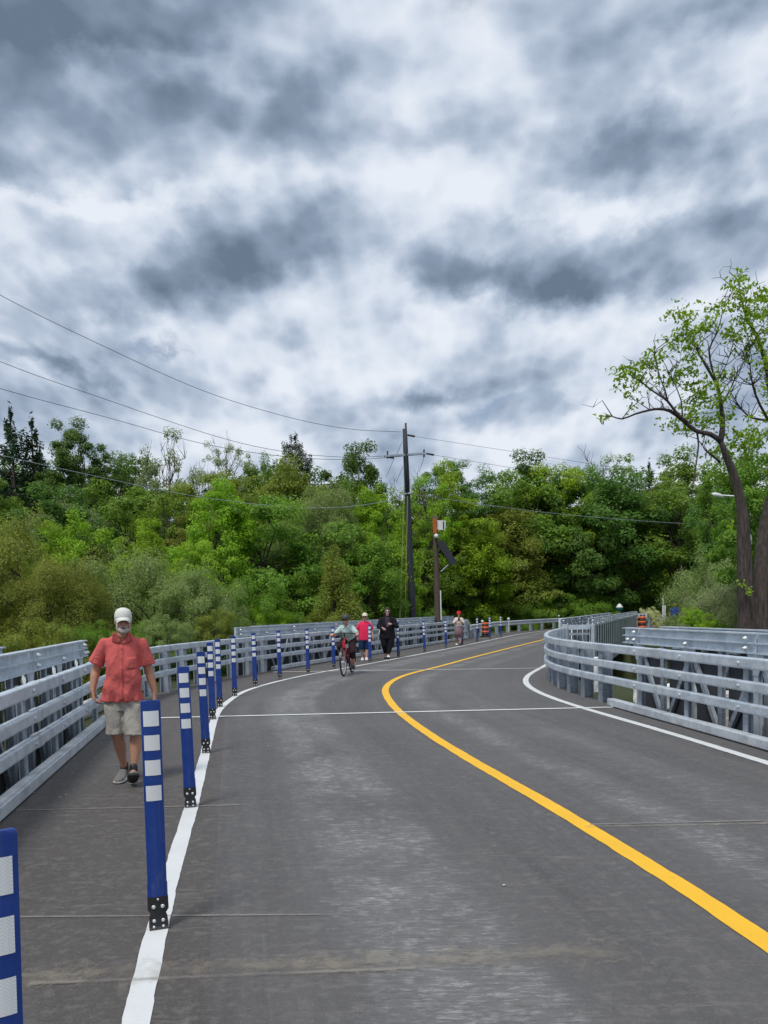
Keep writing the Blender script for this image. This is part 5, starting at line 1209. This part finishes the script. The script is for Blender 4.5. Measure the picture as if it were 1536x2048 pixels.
    fuse('shorts', s, kh, root, .009, 2, lambda c: c+Vector((c.x, c.y, 0)).normalized()*(.006*math.sin(24*c.z+18*c.x)+.004*math.sin(40*c.x+10*c.z)))
    # cap, hair and beard
    s = MB(); cp = cloth('cap_cotton', (.66, .66, .60), .06, .2); Mz = Matrix.Rotation(yaw, 3, 'Z'); A3 = (Mz @ Vector((1, 0, 0)), Mz @ Vector((0, 1, 0)), Vector((0, 0, 1)))
    s.lathe(g(0, .01, .052), [(.078, -.010), (.080, .0), (.078, .025), (.070, .055), (.052, .077), (.024, .089), (.004, .092)], 22, A3, 1.0, 1.16)
    capo = s.build('cap', cp, root, True)
    br_ = MB(); n = 12; rows = []
    for i in range(5):
        f = i/4
        for j in range(n+1):
            a = -1+2*j/n; rows.append(g(a*.082*(1-.18*f), -.085*math.sqrt(max(0, 1-(a*.93)**2))-.005-.075*f*math.sqrt(max(0.02, 1-(a*.98)**2)), .052-.028*f-.030*a*a*(.5+.5*f)))
    br_.v = [tuple(p) for p in rows]+[(p.x, p.y, p.z-.006) for p in rows]; m = len(rows)
    for i in range(4):
        for j in range(n): q = i*(n+1)+j; br_.f += [(q, q+1, q+n+2, q+n+1), (m+q, m+q+n+1, m+q+n+2, m+q+1)]
    for j in range(n): q = 4*(n+1)+j; br_.f.append((q, q+1, m+q+1, m+q))
    br_.build('brim', cp, capo, True)
    s = MB(); ell(s, g(0, -.042, -.085), (.050, .048, .036), yaw); ell(s, g(0, -.066, -.097), (.034, .03, .024), yaw)
    for k in (-1, 1): ell(s, g(.062*k, -.012, -.055), (.012, .040, .045), yaw); ell(s, g(.020*k, -.090, -.046), (.022, .010, .007), yaw)
    fuse('beard', s, GREYHAIR, root, .006, 2)
    s = MB(); ell(s, g(0, -.094, -.062), (.020, .010, .0055), yaw, 10); s.build('mouth', plain('mouth', (.10, .035, .03), .5), root, True)
    s = MB(); ell(s, g(0, .045, .0), (.082, .072, .07), yaw)
    for k in (-1, 1): ell(s, g(.074*k, .02, .03), (.014, .045, .035), yaw)
    fuse('hair', s, GREYHAIR, root, .007, 2)
    s = MB()
    for k in (-1, 1): ell(s, g(.031*k, -.083, .012), (.017, .008, .008), yaw, 10)
    s.build('eyes', plain('shaded_eye', (.05, .035, .03), .4), root, True)
    grey = plain('grey_mesh_shoe', (.16, .155, .145), .7, 0, .6, 30); wh = plain('pale_sole', (.62, .62, .60), .6); dk = plain('black_tread', (.03, .03, .032), .7, 0, .3, 60)
    shoe(root, (-.012, .15, 0.012), (-.055, -.12, 0.004), 'shoe', grey, wh, .05)
    shoe(root, (.092, -.15, .015), (.125, -.37, .13), 'shoe', grey, dk, .05)
    for p, q in (((-.015, .10, .15), (-.017, .09, .07)), ((.101, -.165, .175), (.102, -.18, .09))):
        s = MB(); cap_mesh(s, p, q, .038, .042); s.build('sock', M['black'], root, True)
walking_man()

def head_small(b, c, s=1.0): return face(b, c, s)
def sunglasses(root, g, s=1.0):
    m = MB()
    for k in (-1, 1): ell(m, g(.034*k, -.088, .010), (.027*s, .012*s, .021*s), 0, 10)
    m.bar(g(-.075, -.06, .018), g(.075, -.06, .018), .05*s, .008*s); m.build('sunglasses', DARKGLASS, root, True)
def simple_person(px, py, label, parts):
    x, y = G(px, py); root = thing('person', (x, y, 0), label, 'person'); root.rotation_euler = (0, R_(1.4), math.atan2(-x, y)*.7); parts(root); return root
def leg(b, hip, knee, ank, toe, r=(.085, .055, .036)):
    cap_mesh(b, hip, knee, r[0], r[1]); k, a = Vector(knee), Vector(ank); c = k+(a-k)*.3; cap_mesh(b, k, c, r[1]*.95, r[1]*1.02); cap_mesh(b, c, a, r[1]*1.02, r[2]); cap_mesh(b, (ank[0], ank[1], ank[2]*.6), toe, .036, .026)
def arm(b, sh, el, wr, hd, pn=(0, 0, 1), th=1, r=(.05, .04, .026), curl=.8):
    cap_mesh(b, sh, el, r[0], r[1]); cap_mesh(b, el, wr, r[1], r[2]); hand(b, wr, hd, pn, .95, curl, th)

def pink_woman(root):
    b = MB(); g = face(b, (.0, -.02, 1.40), .98); cap_mesh(b, (0, 0, 1.2), (0, -.01, 1.33), .052, .048)
    rings(b, [(0, 0, .72, .15, .11), (0, 0, 1.0, .14, .11), (0, 0, 1.2, .14, .08)])
    arm(b, (-.17, 0, 1.19), (-.225, .03, .95), (-.235, -.02, .76), (0, -.1, -1), (1, 0, 0), -1); arm(b, (.17, 0, 1.19), (.235, .02, .95), (.265, -.03, .76), (.1, -.15, -1), (-1, 0, 0), 1)
    leg(b, (-.09, 0, .72), (-.085, -.02, .42), (-.07, .06, .08), (-.08, -.06, .03)); leg(b, (.09, 0, .72), (.08, -.05, .42), (.055, -.10, .08), (.06, -.24, .04)); fuse('body', b, SKIN, root, .010, 2)
    s = MB(); rings(s, [(0, 0, .66, .205, .15), (0, 0, .80, .2, .15), (0, 0, 1.0, .185, .14), (0, 0, 1.16, .19, .11), (0, 0, 1.24, .12, .08), (0, 0, 1.265, .085, .07)], 22)
    for k in (-1, 1): cap_mesh(s, (.13*k, 0, 1.18), (.205*k, .01, 1.06), .075, .075)
    fuse('top', s, cloth('pink_cotton', (.78, .03, .10), .08, .4), root, .012, 2)
    s = MB(); rings(s, [(0, 0, .62, .19, .14), (0, 0, .74, .18, .13)], 20)
    for k in (-1, 1): rings(s, [(k*.095, 0, .70, .10, .13), (k*.1, -.02, .5, .098, .12), (k*.1, -.02, .36, .095, .11)], 16)
    fuse('shorts', s, cloth('navy_cotton', (.012, .03, .085), .2, .4), root, .012, 2)
    s = MB(); s.lathe(g(0, .01, .045), [(.09, -.02), (.092, .0), (.085, .045), (.055, .085), (.01, .1)], 16, None, 1, 1.15); s.box(g(0, -.115, .045), (.12, .09, .012)); s.build('sun_hat', cloth('cream_cotton', (.72, .66, .50), .05, .2), root, True)
    s = MB(); ell(s, g(0, .05, -.01), (.085, .07, .08)); fuse('hair', s, GREYHAIR, root, .01, 2); sunglasses(root, g)
    wh = plain('white_shoe', (.72, .70, .68), .6)
    shoe(root, (-.07, .11, .0), (-.08, -.12, .0), 'shoe', wh, wh, .048); shoe(root, (.055, -.07, .0), (.065, -.30, .02), 'shoe', wh, wh, .048)
simple_person(729.5, 1321, 'woman in a bright pink top and navy shorts walking behind the cyclist', pink_woman)

def black_woman(root):
    b = MB(); g = face(b, (.0, -.03, 1.56), 1.05); cap_mesh(b, (0, 0, 1.32), (0, -.01, 1.48), .058, .052); rings(b, [(0, 0, .78, .17, .13), (0, 0, 1.1, .15, .12), (0, 0, 1.32, .15, .09)])
    arm(b, (-.19, 0, 1.30), (-.29, -.06, 1.06), (-.16, -.25, 1.02), (.9, -.1, -.55), (0, 1, .2), -1); arm(b, (.19, 0, 1.30), (.31, -.06, 1.07), (.12, -.24, 1.15), (-.9, -.1, .12), (0, 1, 0), 1, curl=1.2)
    leg(b, (-.1, 0, .78), (-.085, -.03, .44), (-.05, .12, .12), (-.06, .0, .04)); leg(b, (.1, 0, .78), (.09, -.07, .44), (.03, -.10, .08), (.035, -.26, .05)); fuse('body', b, SKIN_P, root, .011, 2)
    bk = cloth('black_cloth', (.012, .011, .016), .3, .4)
    s = MB(); rings(s, [(0, 0, .66, .275, .18), (0, 0, .80, .27, .18), (0, 0, 1.0, .235, .17), (0, 0, 1.18, .225, .16), (0, 0, 1.32, .20, .12), (0, 0, 1.38, .13, .09), (0, 0, 1.42, .08, .07)], 24)
    for k, e in ((-1, (-.29, -.06, 1.06)), (1, (.31, -.06, 1.07))): cap_mesh(s, (.15*k, 0, 1.30), (.20*k, 0, 1.29), .09, .088); cap_mesh(s, (.20*k, 0, 1.29), e, .088, .075)
    cap_mesh(s, (-.29, -.06, 1.06), (-.20, -.2, 1.03), .075, .055); cap_mesh(s, (.31, -.06, 1.07), (.17, -.21, 1.13), .075, .055)
    fuse('jacket', s, bk, root, .013, 2)
    s = MB(); rings(s, [(0, -.13, 1.0, .075, .05), (0, -.13, 1.2, .09, .05), (0, -.09, 1.38, .06, .04)], 14); s.build('inner_top', cloth('grey_violet_top', (.04, .032, .05), .2, .3), root, True)
    s = MB(); rings(s, [(0, 0, .70, .26, .17), (0, 0, .80, .255, .17)], 22)
    for k, (kx, ky, ax_, ay) in ((-1, (-.1, -.03, -.055, .10)), (1, (.1, -.07, .04, -.1))): rings(s, [(k*.125, 0, .74, .135, .155), (k*.115, ky*.6, .56, .115, .13), (kx, ky, .42, .09, .1), (ax_, ay, .16, .062, .065)], 16)
    fuse('trousers', s, bk, root, .012, 2)
    s = MB(); ell(s, g(0, .035, .03), (.095, .095, .115)); 
    for k in (-1, 1): ell(s, g(.088*k, .03, -.07), (.032, .06, .11)); 
    ell(s, g(0, .07, -.08), (.09, .05, .12)); fuse('hair', s, DARKHAIR, root, .011, 2)
    s = MB(); s.lathe(g(0, .012, .07), [(.090, -.012), (.089, .015), (.07, .05), (.01, .065)], 14, None, 1, 1.1); s.build('knit_band', cloth('dark_grey_wool', (.05, .055, .05), .2, .3), root, True); sunglasses(root, g)
    wh = plain('white_trainer', (.72, .72, .74), .6)
    shoe(root, (-.05, .17, .0), (-.065, -.07, .0), 'shoe', M['black'], M['black'], .05); shoe(root, (.03, -.08, .0), (.045, -.32, .04), 'shoe', wh, M['black'], .05)
    s = MB(); s.box((.0, -.30, 1.12), (.07, .015, .13)); s.build('phone', plain('violet_phone_case', (.10, .06, .09), .4), root)
simple_person(774.5, 1317, 'woman all in black with sunglasses and folded arms', black_woman)

def hat_woman(root):
    b = MB(); g = face(b, (.0, -.02, 1.38), .95); cap_mesh(b, (0, 0, 1.18), (0, -.01, 1.31), .05, .046); rings(b, [(0, 0, .7, .13, .1), (0, 0, 1.0, .12, .09), (0, 0, 1.17, .13, .08)])
    arm(b, (-.16, 0, 1.16), (-.21, -.05, .95), (-.06, -.22, 1.08), (.8, -.1, .6), (0, 1, 0), -1); arm(b, (.16, 0, 1.16), (.21, -.05, .95), (.06, -.22, 1.08), (-.8, -.1, .6), (0, 1, 0), 1)
    leg(b, (-.08, 0, .7), (-.08, -.02, .40), (-.07, .12, .12), (-.075, .0, .03)); leg(b, (.08, 0, .7), (.08, -.05, .40), (.075, -.08, .08), (.08, -.2, .03)); fuse('body', b, SKIN, root, .012, 2)
    s = MB(); rings(s, [(0, 0, .84, .165, .13), (0, 0, 1.0, .16, .12), (0, 0, 1.15, .16, .10), (0, 0, 1.22, .10, .07)], 18)
    for k in (-1, 1): cap_mesh(s, (.12*k, 0, 1.16), (.20*k, -.03, 1.0), .07, .068)
    fuse('top', s, cloth('white_cotton', (.70, .66, .58), .06, .3), root, .013, 2)
    s = MB(); rings(s, [(0, 0, .36, .185, .13), (0, 0, .6, .175, .13), (0, 0, .86, .155, .12)], 18); s.build('skirt', cloth('plaid_cotton', (.25, .15, .17), .35, .3, 20), root, True)
    s = MB(); s.lathe(g(0, .01, .04), [(.13, -.015), (.12, -.005), (.092, .0), (.085, .05), (.06, .08), (.01, .09)], 16); s.build('sun_hat', cloth('red_cotton', (.62, .02, .03), .1, .2), root, True)
    s = MB(); s.box((0, -.30, 1.15), (.08, .015, .14)); s.build('phone', M['black'], root)
    shoe(root, (-.07, .16, 0), (-.08, -.05, 0), 'shoe', M['white_paint'], M['black'], .048); shoe(root, (.075, -.06, 0), (.085, -.28, .02), 'shoe', M['black'], M['black'], .048)
simple_person(917, 1291, 'woman in a red hat, white top and checked skirt looking at a phone', hat_woman)

def blue_man(root):
    b = MB(); g = face(b, (.0, -.02, 1.56), 1.0); cap_mesh(b, (0, 0, 1.34), (0, -.01, 1.48), .058, .05); rings(b, [(0, 0, .8, .14, .1), (0, 0, 1.1, .14, .1), (0, 0, 1.34, .15, .08)])
    arm(b, (-.2, 0, 1.32), (-.27, .03, 1.06), (-.27, -.05, .84), (0, -.1, -1), (1, 0, 0), -1); arm(b, (.2, 0, 1.32), (.27, .03, 1.06), (.27, -.05, .84), (0, -.1, -1), (-1, 0, 0), 1)
    leg(b, (-.09, 0, .8), (-.09, -.03, .46), (-.08, .1, .09), (-.08, -.03, .03)); leg(b, (.09, 0, .8), (.09, -.06, .46), (.08, -.12, .08), (.08, -.25, .03)); fuse('body', b, SKIN, root, .013, 2)
    s = MB(); rings(s, [(0, 0, .80, .2, .14), (0, 0, 1.0, .195, .14), (0, 0, 1.25, .2, .12), (0, 0, 1.36, .14, .08), (0, 0, 1.40, .08, .07)], 18)
    for k in (-1, 1): cap_mesh(s, (.15*k, 0, 1.31), (.235*k, .01, 1.15), .075, .075)
    fuse('shirt', s, cloth('blue_cotton', (.02, .07, .42), .1, .3), root, .014, 2)
    s = MB(); rings(s, [(0, 0, .72, .17, .12), (0, 0, .84, .165, .12)], 18)
    for k in (-1, 1): rings(s, [(k*.09, 0, .78, .09, .11), (k*.095, -.03, .45, .09, .1)], 14)
    fuse('shorts', s, cloth('dark_cotton', (.03, .03, .035), .2, .3), root, .014, 2)
    s = MB(); ell(s, g(0, .03, .06), (.085, .09, .08)); s.build('hair', GREYHAIR, root, True)
    shoe(root, (-.08, .14, 0), (-.085, -.1, 0), 'shoe', M['white_paint'], M['black'], .05); shoe(root, (.08, -.1, 0), (.085, -.33, .0), 'shoe', M['white_paint'], M['black'], .05)
simple_person(1348, 1257, 'man in a blue shirt walking beyond the white flowers at the right', blue_man)

# cyclist and bicycle
def bicycle_and_rider():
    fx, fy = G(690.5, 1352); rx_, ry_ = G(704, 1346); d = Vector((fx-rx_, fy-ry_, 0)); ang = math.atan2(d.y, d.x)
    ang = math.atan2(-1.0, -.17)
    root = thing('bicycle', (fx+.05, fy+.5, 0), 'dark red bicycle ridden towards the camera beside the white edge line', 'bicycle', rz=ang)
    # local frame: +x forward, +y left of the rider
    def wheel(x, name='wheel'):
        w = MB(); n = 32
        def torus(R, r, m=8):
            mb = MB()
            for i in range(n):
                a = 2*math.pi*i/n
                for j in range(m): t = 2*math.pi*j/m; mb.v.append(((R+r*math.cos(t))*math.cos(a), r*math.sin(t), (R+r*math.cos(t))*math.sin(a)))
            for i in range(n):
                for j in range(m): mb.f.append((i*m+j, ((i+1) % n)*m+j, ((i+1) % n)*m+(j+1) % m, i*m+(j+1) % m))
            return mb
        wo = thing(name, (x, 0, .345)); wo.parent = root
        torus(.322, .023).build('tyre', M['black'], wo, True); torus(.296, .011).build('rim', M['galv_old'], wo, True)
        sp = MB()
        for k in range(16): a = 2*math.pi*k/16; sp.tube([(0, .02*(-1)**k, 0), (.29*math.cos(a), 0, .29*math.sin(a))], .0018, 4)
        sp.build('spokes', M['galv_old'], wo); MB().tube([(0, -.05, 0), (0, .05, 0)], .02, 8).build('hub', M['galv_old'], wo)
    wheel(.54); wheel(-.50)
    fr = MB(); head_t, head_b, seat_t, bb, ra = (.34, 0, .92), (.38, 0, .70), (-.22, 0, .80), (-.06, 0, .30), (-.50, 0, .345)
    for p, q, r in ((head_t, head_b, .022), (head_b, bb, .026), (head_t, seat_t, .02), (bb, seat_t, .02)): fr.tube([p, q], r, 8)
    for s in (-.05, .05): fr.tube([(bb[0], s*.6, bb[2]), (ra[0], s, ra[2])], .011, 6); fr.tube([(seat_t[0], s*.3, seat_t[2]), (ra[0], s, ra[2])], .009, 6)
    fr.build('frame', plain('dark_red_paint', (.22, .008, .015), .3), root, True)
    fk = MB(); fk.tube([(.335, 0, .94), (.39, 0, .69)], .02, 8)
    for s in (-.05, .05): fk.tube([(.39, s*.9, .70), (.43, s, .6), (.54, s, .345)], .013, 6)
    fk.build('fork', plain('red_paint', (.45, .01, .02), .3), root, True)
    MB().box((.41, 0, .76), (.03, .07, .2)).build('front_bag', plain('red_plastic', (.5, .02, .04), .4), root)
    hb = MB().tube([(.335, 0, .92), (.33, 0, 1.04), (.36, 0, 1.06)], .014, 6).tube([(.26, -.33, 1.03), (.30, -.2, 1.05), (.36, 0, 1.06), (.30, .2, 1.05), (.26, .33, 1.03)], .012, 6); hb.build('handlebar', M['black'], root, True)
    for s in (-.33, .33): MB().tube([(.18, s*1.02, 1.02), (.27, s, 1.03)], .018, 8).build('grip', M['black'], root, True)
    mf = MB(); 
    for x in (.54, -.50):
        pts = [(x+.365*math.cos(R_(a)), 0, .345+.365*math.sin(R_(a))) for a in range(20, 175, 12)] if x > 0 else [(x+.365*math.cos(R_(a)), 0, .345+.365*math.sin(R_(a))) for a in range(10, 200, 12)]
        mf.sweep([(p[0], p[1], p[2]) for p in pts], [(-.03, -.003), (.03, -.003), (.03, .003), (-.03, .003)])
    mf.build('mudguards', plain('dark_mudguard', (.03, .012, .014), .4), root)
    s = MB(); ell(s, (-.25, 0, .86), (.13, .075, .03)); s.tube([(-.22, 0, .78), (-.24, 0, .86)], .013, 6); s.build('saddle', M['black'], root, True)
    cr_ = MB(); cr_.lathe((-.06, .0, .30), [(.02, -.06), (.09, -.055), (.09, -.045), (.02, -.04), (.02, .06)], 16, (Vector((1, 0, 0)), Vector((0, 0, 1)), Vector((0, 1, 0)))); cr_.tube([(-.06, -.07, .30), (-.02, -.07, .46)], .012, 6).tube([(-.06, .07, .30), (-.10, .07, .14)], .012, 6); cr_.build('crank', M['black'], root)
    for x, y, z in ((-.02, -.12, .46), (-.10, .12, .14)): MB().box((x, y, z), (.09, .09, .02)).build('pedal', M['black'], root)
    # rider
    pr = thing('person', (fx+.05, fy+.5, 0), 'cyclist in a dark helmet, sunglasses and pale mint shirt riding the red bicycle', 'person', rz=ang)
    hc = Vector((.16, 0, 1.375)); b = MB(); tmp = MB(); gg = face(tmp, (0, 0, 0), 1.0)
    Mr = Matrix.Rotation(R_(90), 3, 'Z'); b.add([tuple(hc+Mr @ Vector(v)) for v in tmp.v], tmp.f); g = lambda x, y, z: hc+Mr @ Vector((x, y, z))
    cap_mesh(b, (.05, 0, 1.20), (.13, 0, 1.31), .05, .046); 
    cap_mesh(b, (-.22, 0, .93), (.03, 0, 1.17), .14, .11)
    for s in (-1, 1):
        arm(b, (.04, .18*s, 1.18), (.13, .30*s, .98), (.245, .325*s, 1.035), (1, 0, -.05), (0, 0, -1), -s, (.048, .040, .027), 1.3)
    # her right leg (picture left) is down, the other raised
    for s, k, a in ((-1, (.20, -.16, .72), (.0, -.125, .53)), (1, (.12, .15, .58), (-.11, .125, .21))):
        cap_mesh(b, (-.2, .09*s, .88), k, .088, .058); kk, aa = Vector(k), Vector(a); c = kk+(aa-kk)*.3; cap_mesh(b, kk, c, .055, .057); cap_mesh(b, c, aa, .057, .036); cap_mesh(b, aa+Vector((0, 0, -.03)), aa+Vector((.14, 0, -.05)), .034, .026)
    fuse('body', b, SKIN, pr, .010, 2)
    s_ = MB(); cap_mesh(s_, (-.2, 0, .95), (.0, 0, 1.12), .175, .165); cap_mesh(s_, (-.16, 0, .93), (-.02, 0, 1.15), .17, .15); cap_mesh(s_, (.02, -.12, 1.16), (.02, .12, 1.16), .09, .09)
    for s in (-1, 1): cap_mesh(s_, (.04, .13*s, 1.18), (.095, .245*s, 1.06), .078, .072)
    fuse('shirt', s_, cloth('mint_cotton', (.46, .58, .56), .06, .35), pr, .012, 2)
    m = MB(); 
    for s in (-1, 1): m.bar((.12, .035*s, 1.24), (.15, .075*s, 1.17), .05, .012)
    m.build('collar', cloth('pale_collar', (.62, .68, .66), .05, .2), pr)
    s_ = MB(); cap_mesh(s_, (-.22, -.07, .90), (-.22, .07, .90), .13, .13)
    for s, k, a in ((-1, (.20, -.16, .72), (.06, -.135, .60)), (1, (.12, .15, .58), (.04, .14, .46))): cap_mesh(s_, (-.18, .09*s, .88), k, .11, .085); cap_mesh(s_, k, a, .085, .075)
    fuse('shorts', s_, cloth('dark_maroon_cloth', (.035, .018, .022), .3, .3), pr, .012, 2)
    m = MB(); m.lathe(g(0, .01, .055), [(.108, -.028), (.112, -.01), (.108, .03), (.09, .07), (.055, .095), (.01, .105)], 18, None, 1.0, 1.12); m.bar(g(-.06, -.12, .04), g(.06, -.12, .04), .06, .02)
    m.build('helmet', plain('dark_green_helmet', (.03, .042, .03), .55), pr, True)
    m = MB()
    for k in (-1, 1): ell(m, g(.034*k, -.088, .010), (.013, .028, .021), 0, 10)
    m.build('sunglasses', DARKGLASS, pr, True)
    m = MB()
    for k in (-1, 1): m.tube([g(.075*k, 0, .03), g(.04*k, -.04, -.11)], .008, 5)
    m.build('helmet_strap', M['black'], pr)
    for s, a in ((-1, (.0, -.125, .53)), (1, (-.11, .125, .21))):
        A = Vector(a); t = MB(); cap_mesh(t, A+Vector((.01, 0, .07)), A+Vector((.0, 0, -.02)), .045, .043, 10); t.build('sock', M['white_paint'], pr, True)
        shoe(pr, A+Vector((-.06, 0, -.075)), A+Vector((.18, 0, -.075)), 'shoe', M['black'], M['black'], .048)
bicycle_and_rider()
# scattered petals and leaf bits on the deck
def litter():
    r = random.Random(8); mb = MB()
    pts = [(G(r.uniform(60, 215), 0)[0], 0)]
    pts = []
    for _ in range(34): t = r.random(); y = 6.2+t*6.5; pts.append((-3.05+SL*(y-5.97)+abs(r.gauss(.05, .22)), y))
    for _ in range(16): pts.append((r.uniform(-3.2, 3), r.uniform(8, 20)))
    for px, py in ((531, 1416), (655, 1404), (668, 1408), (479, 1451), (454, 1449), (1008, 1773), (682, 1341)): pts.append(G(px, py))
    for x, y in pts:
        a = r.uniform(0, 6.28); s = r.uniform(.006, .015); t = Vector((math.cos(a), math.sin(a), 0)); n = Vector((-t.y, t.x, 0)); c = Vector((x, y, .010))
        mb.add([tuple(c-t*s), tuple(c-n*s*.5+Vector((0, 0, .002))), tuple(c+t*s), tuple(c+n*s*.5)], [(0, 1, 2, 3)])
    tag(mb.build('leaf_litter', plain('dry_petal', (.55, .52, .42), .8)), 'pale petals and leaf bits scattered over the deck', 'leaf litter', kind='stuff')
litter()
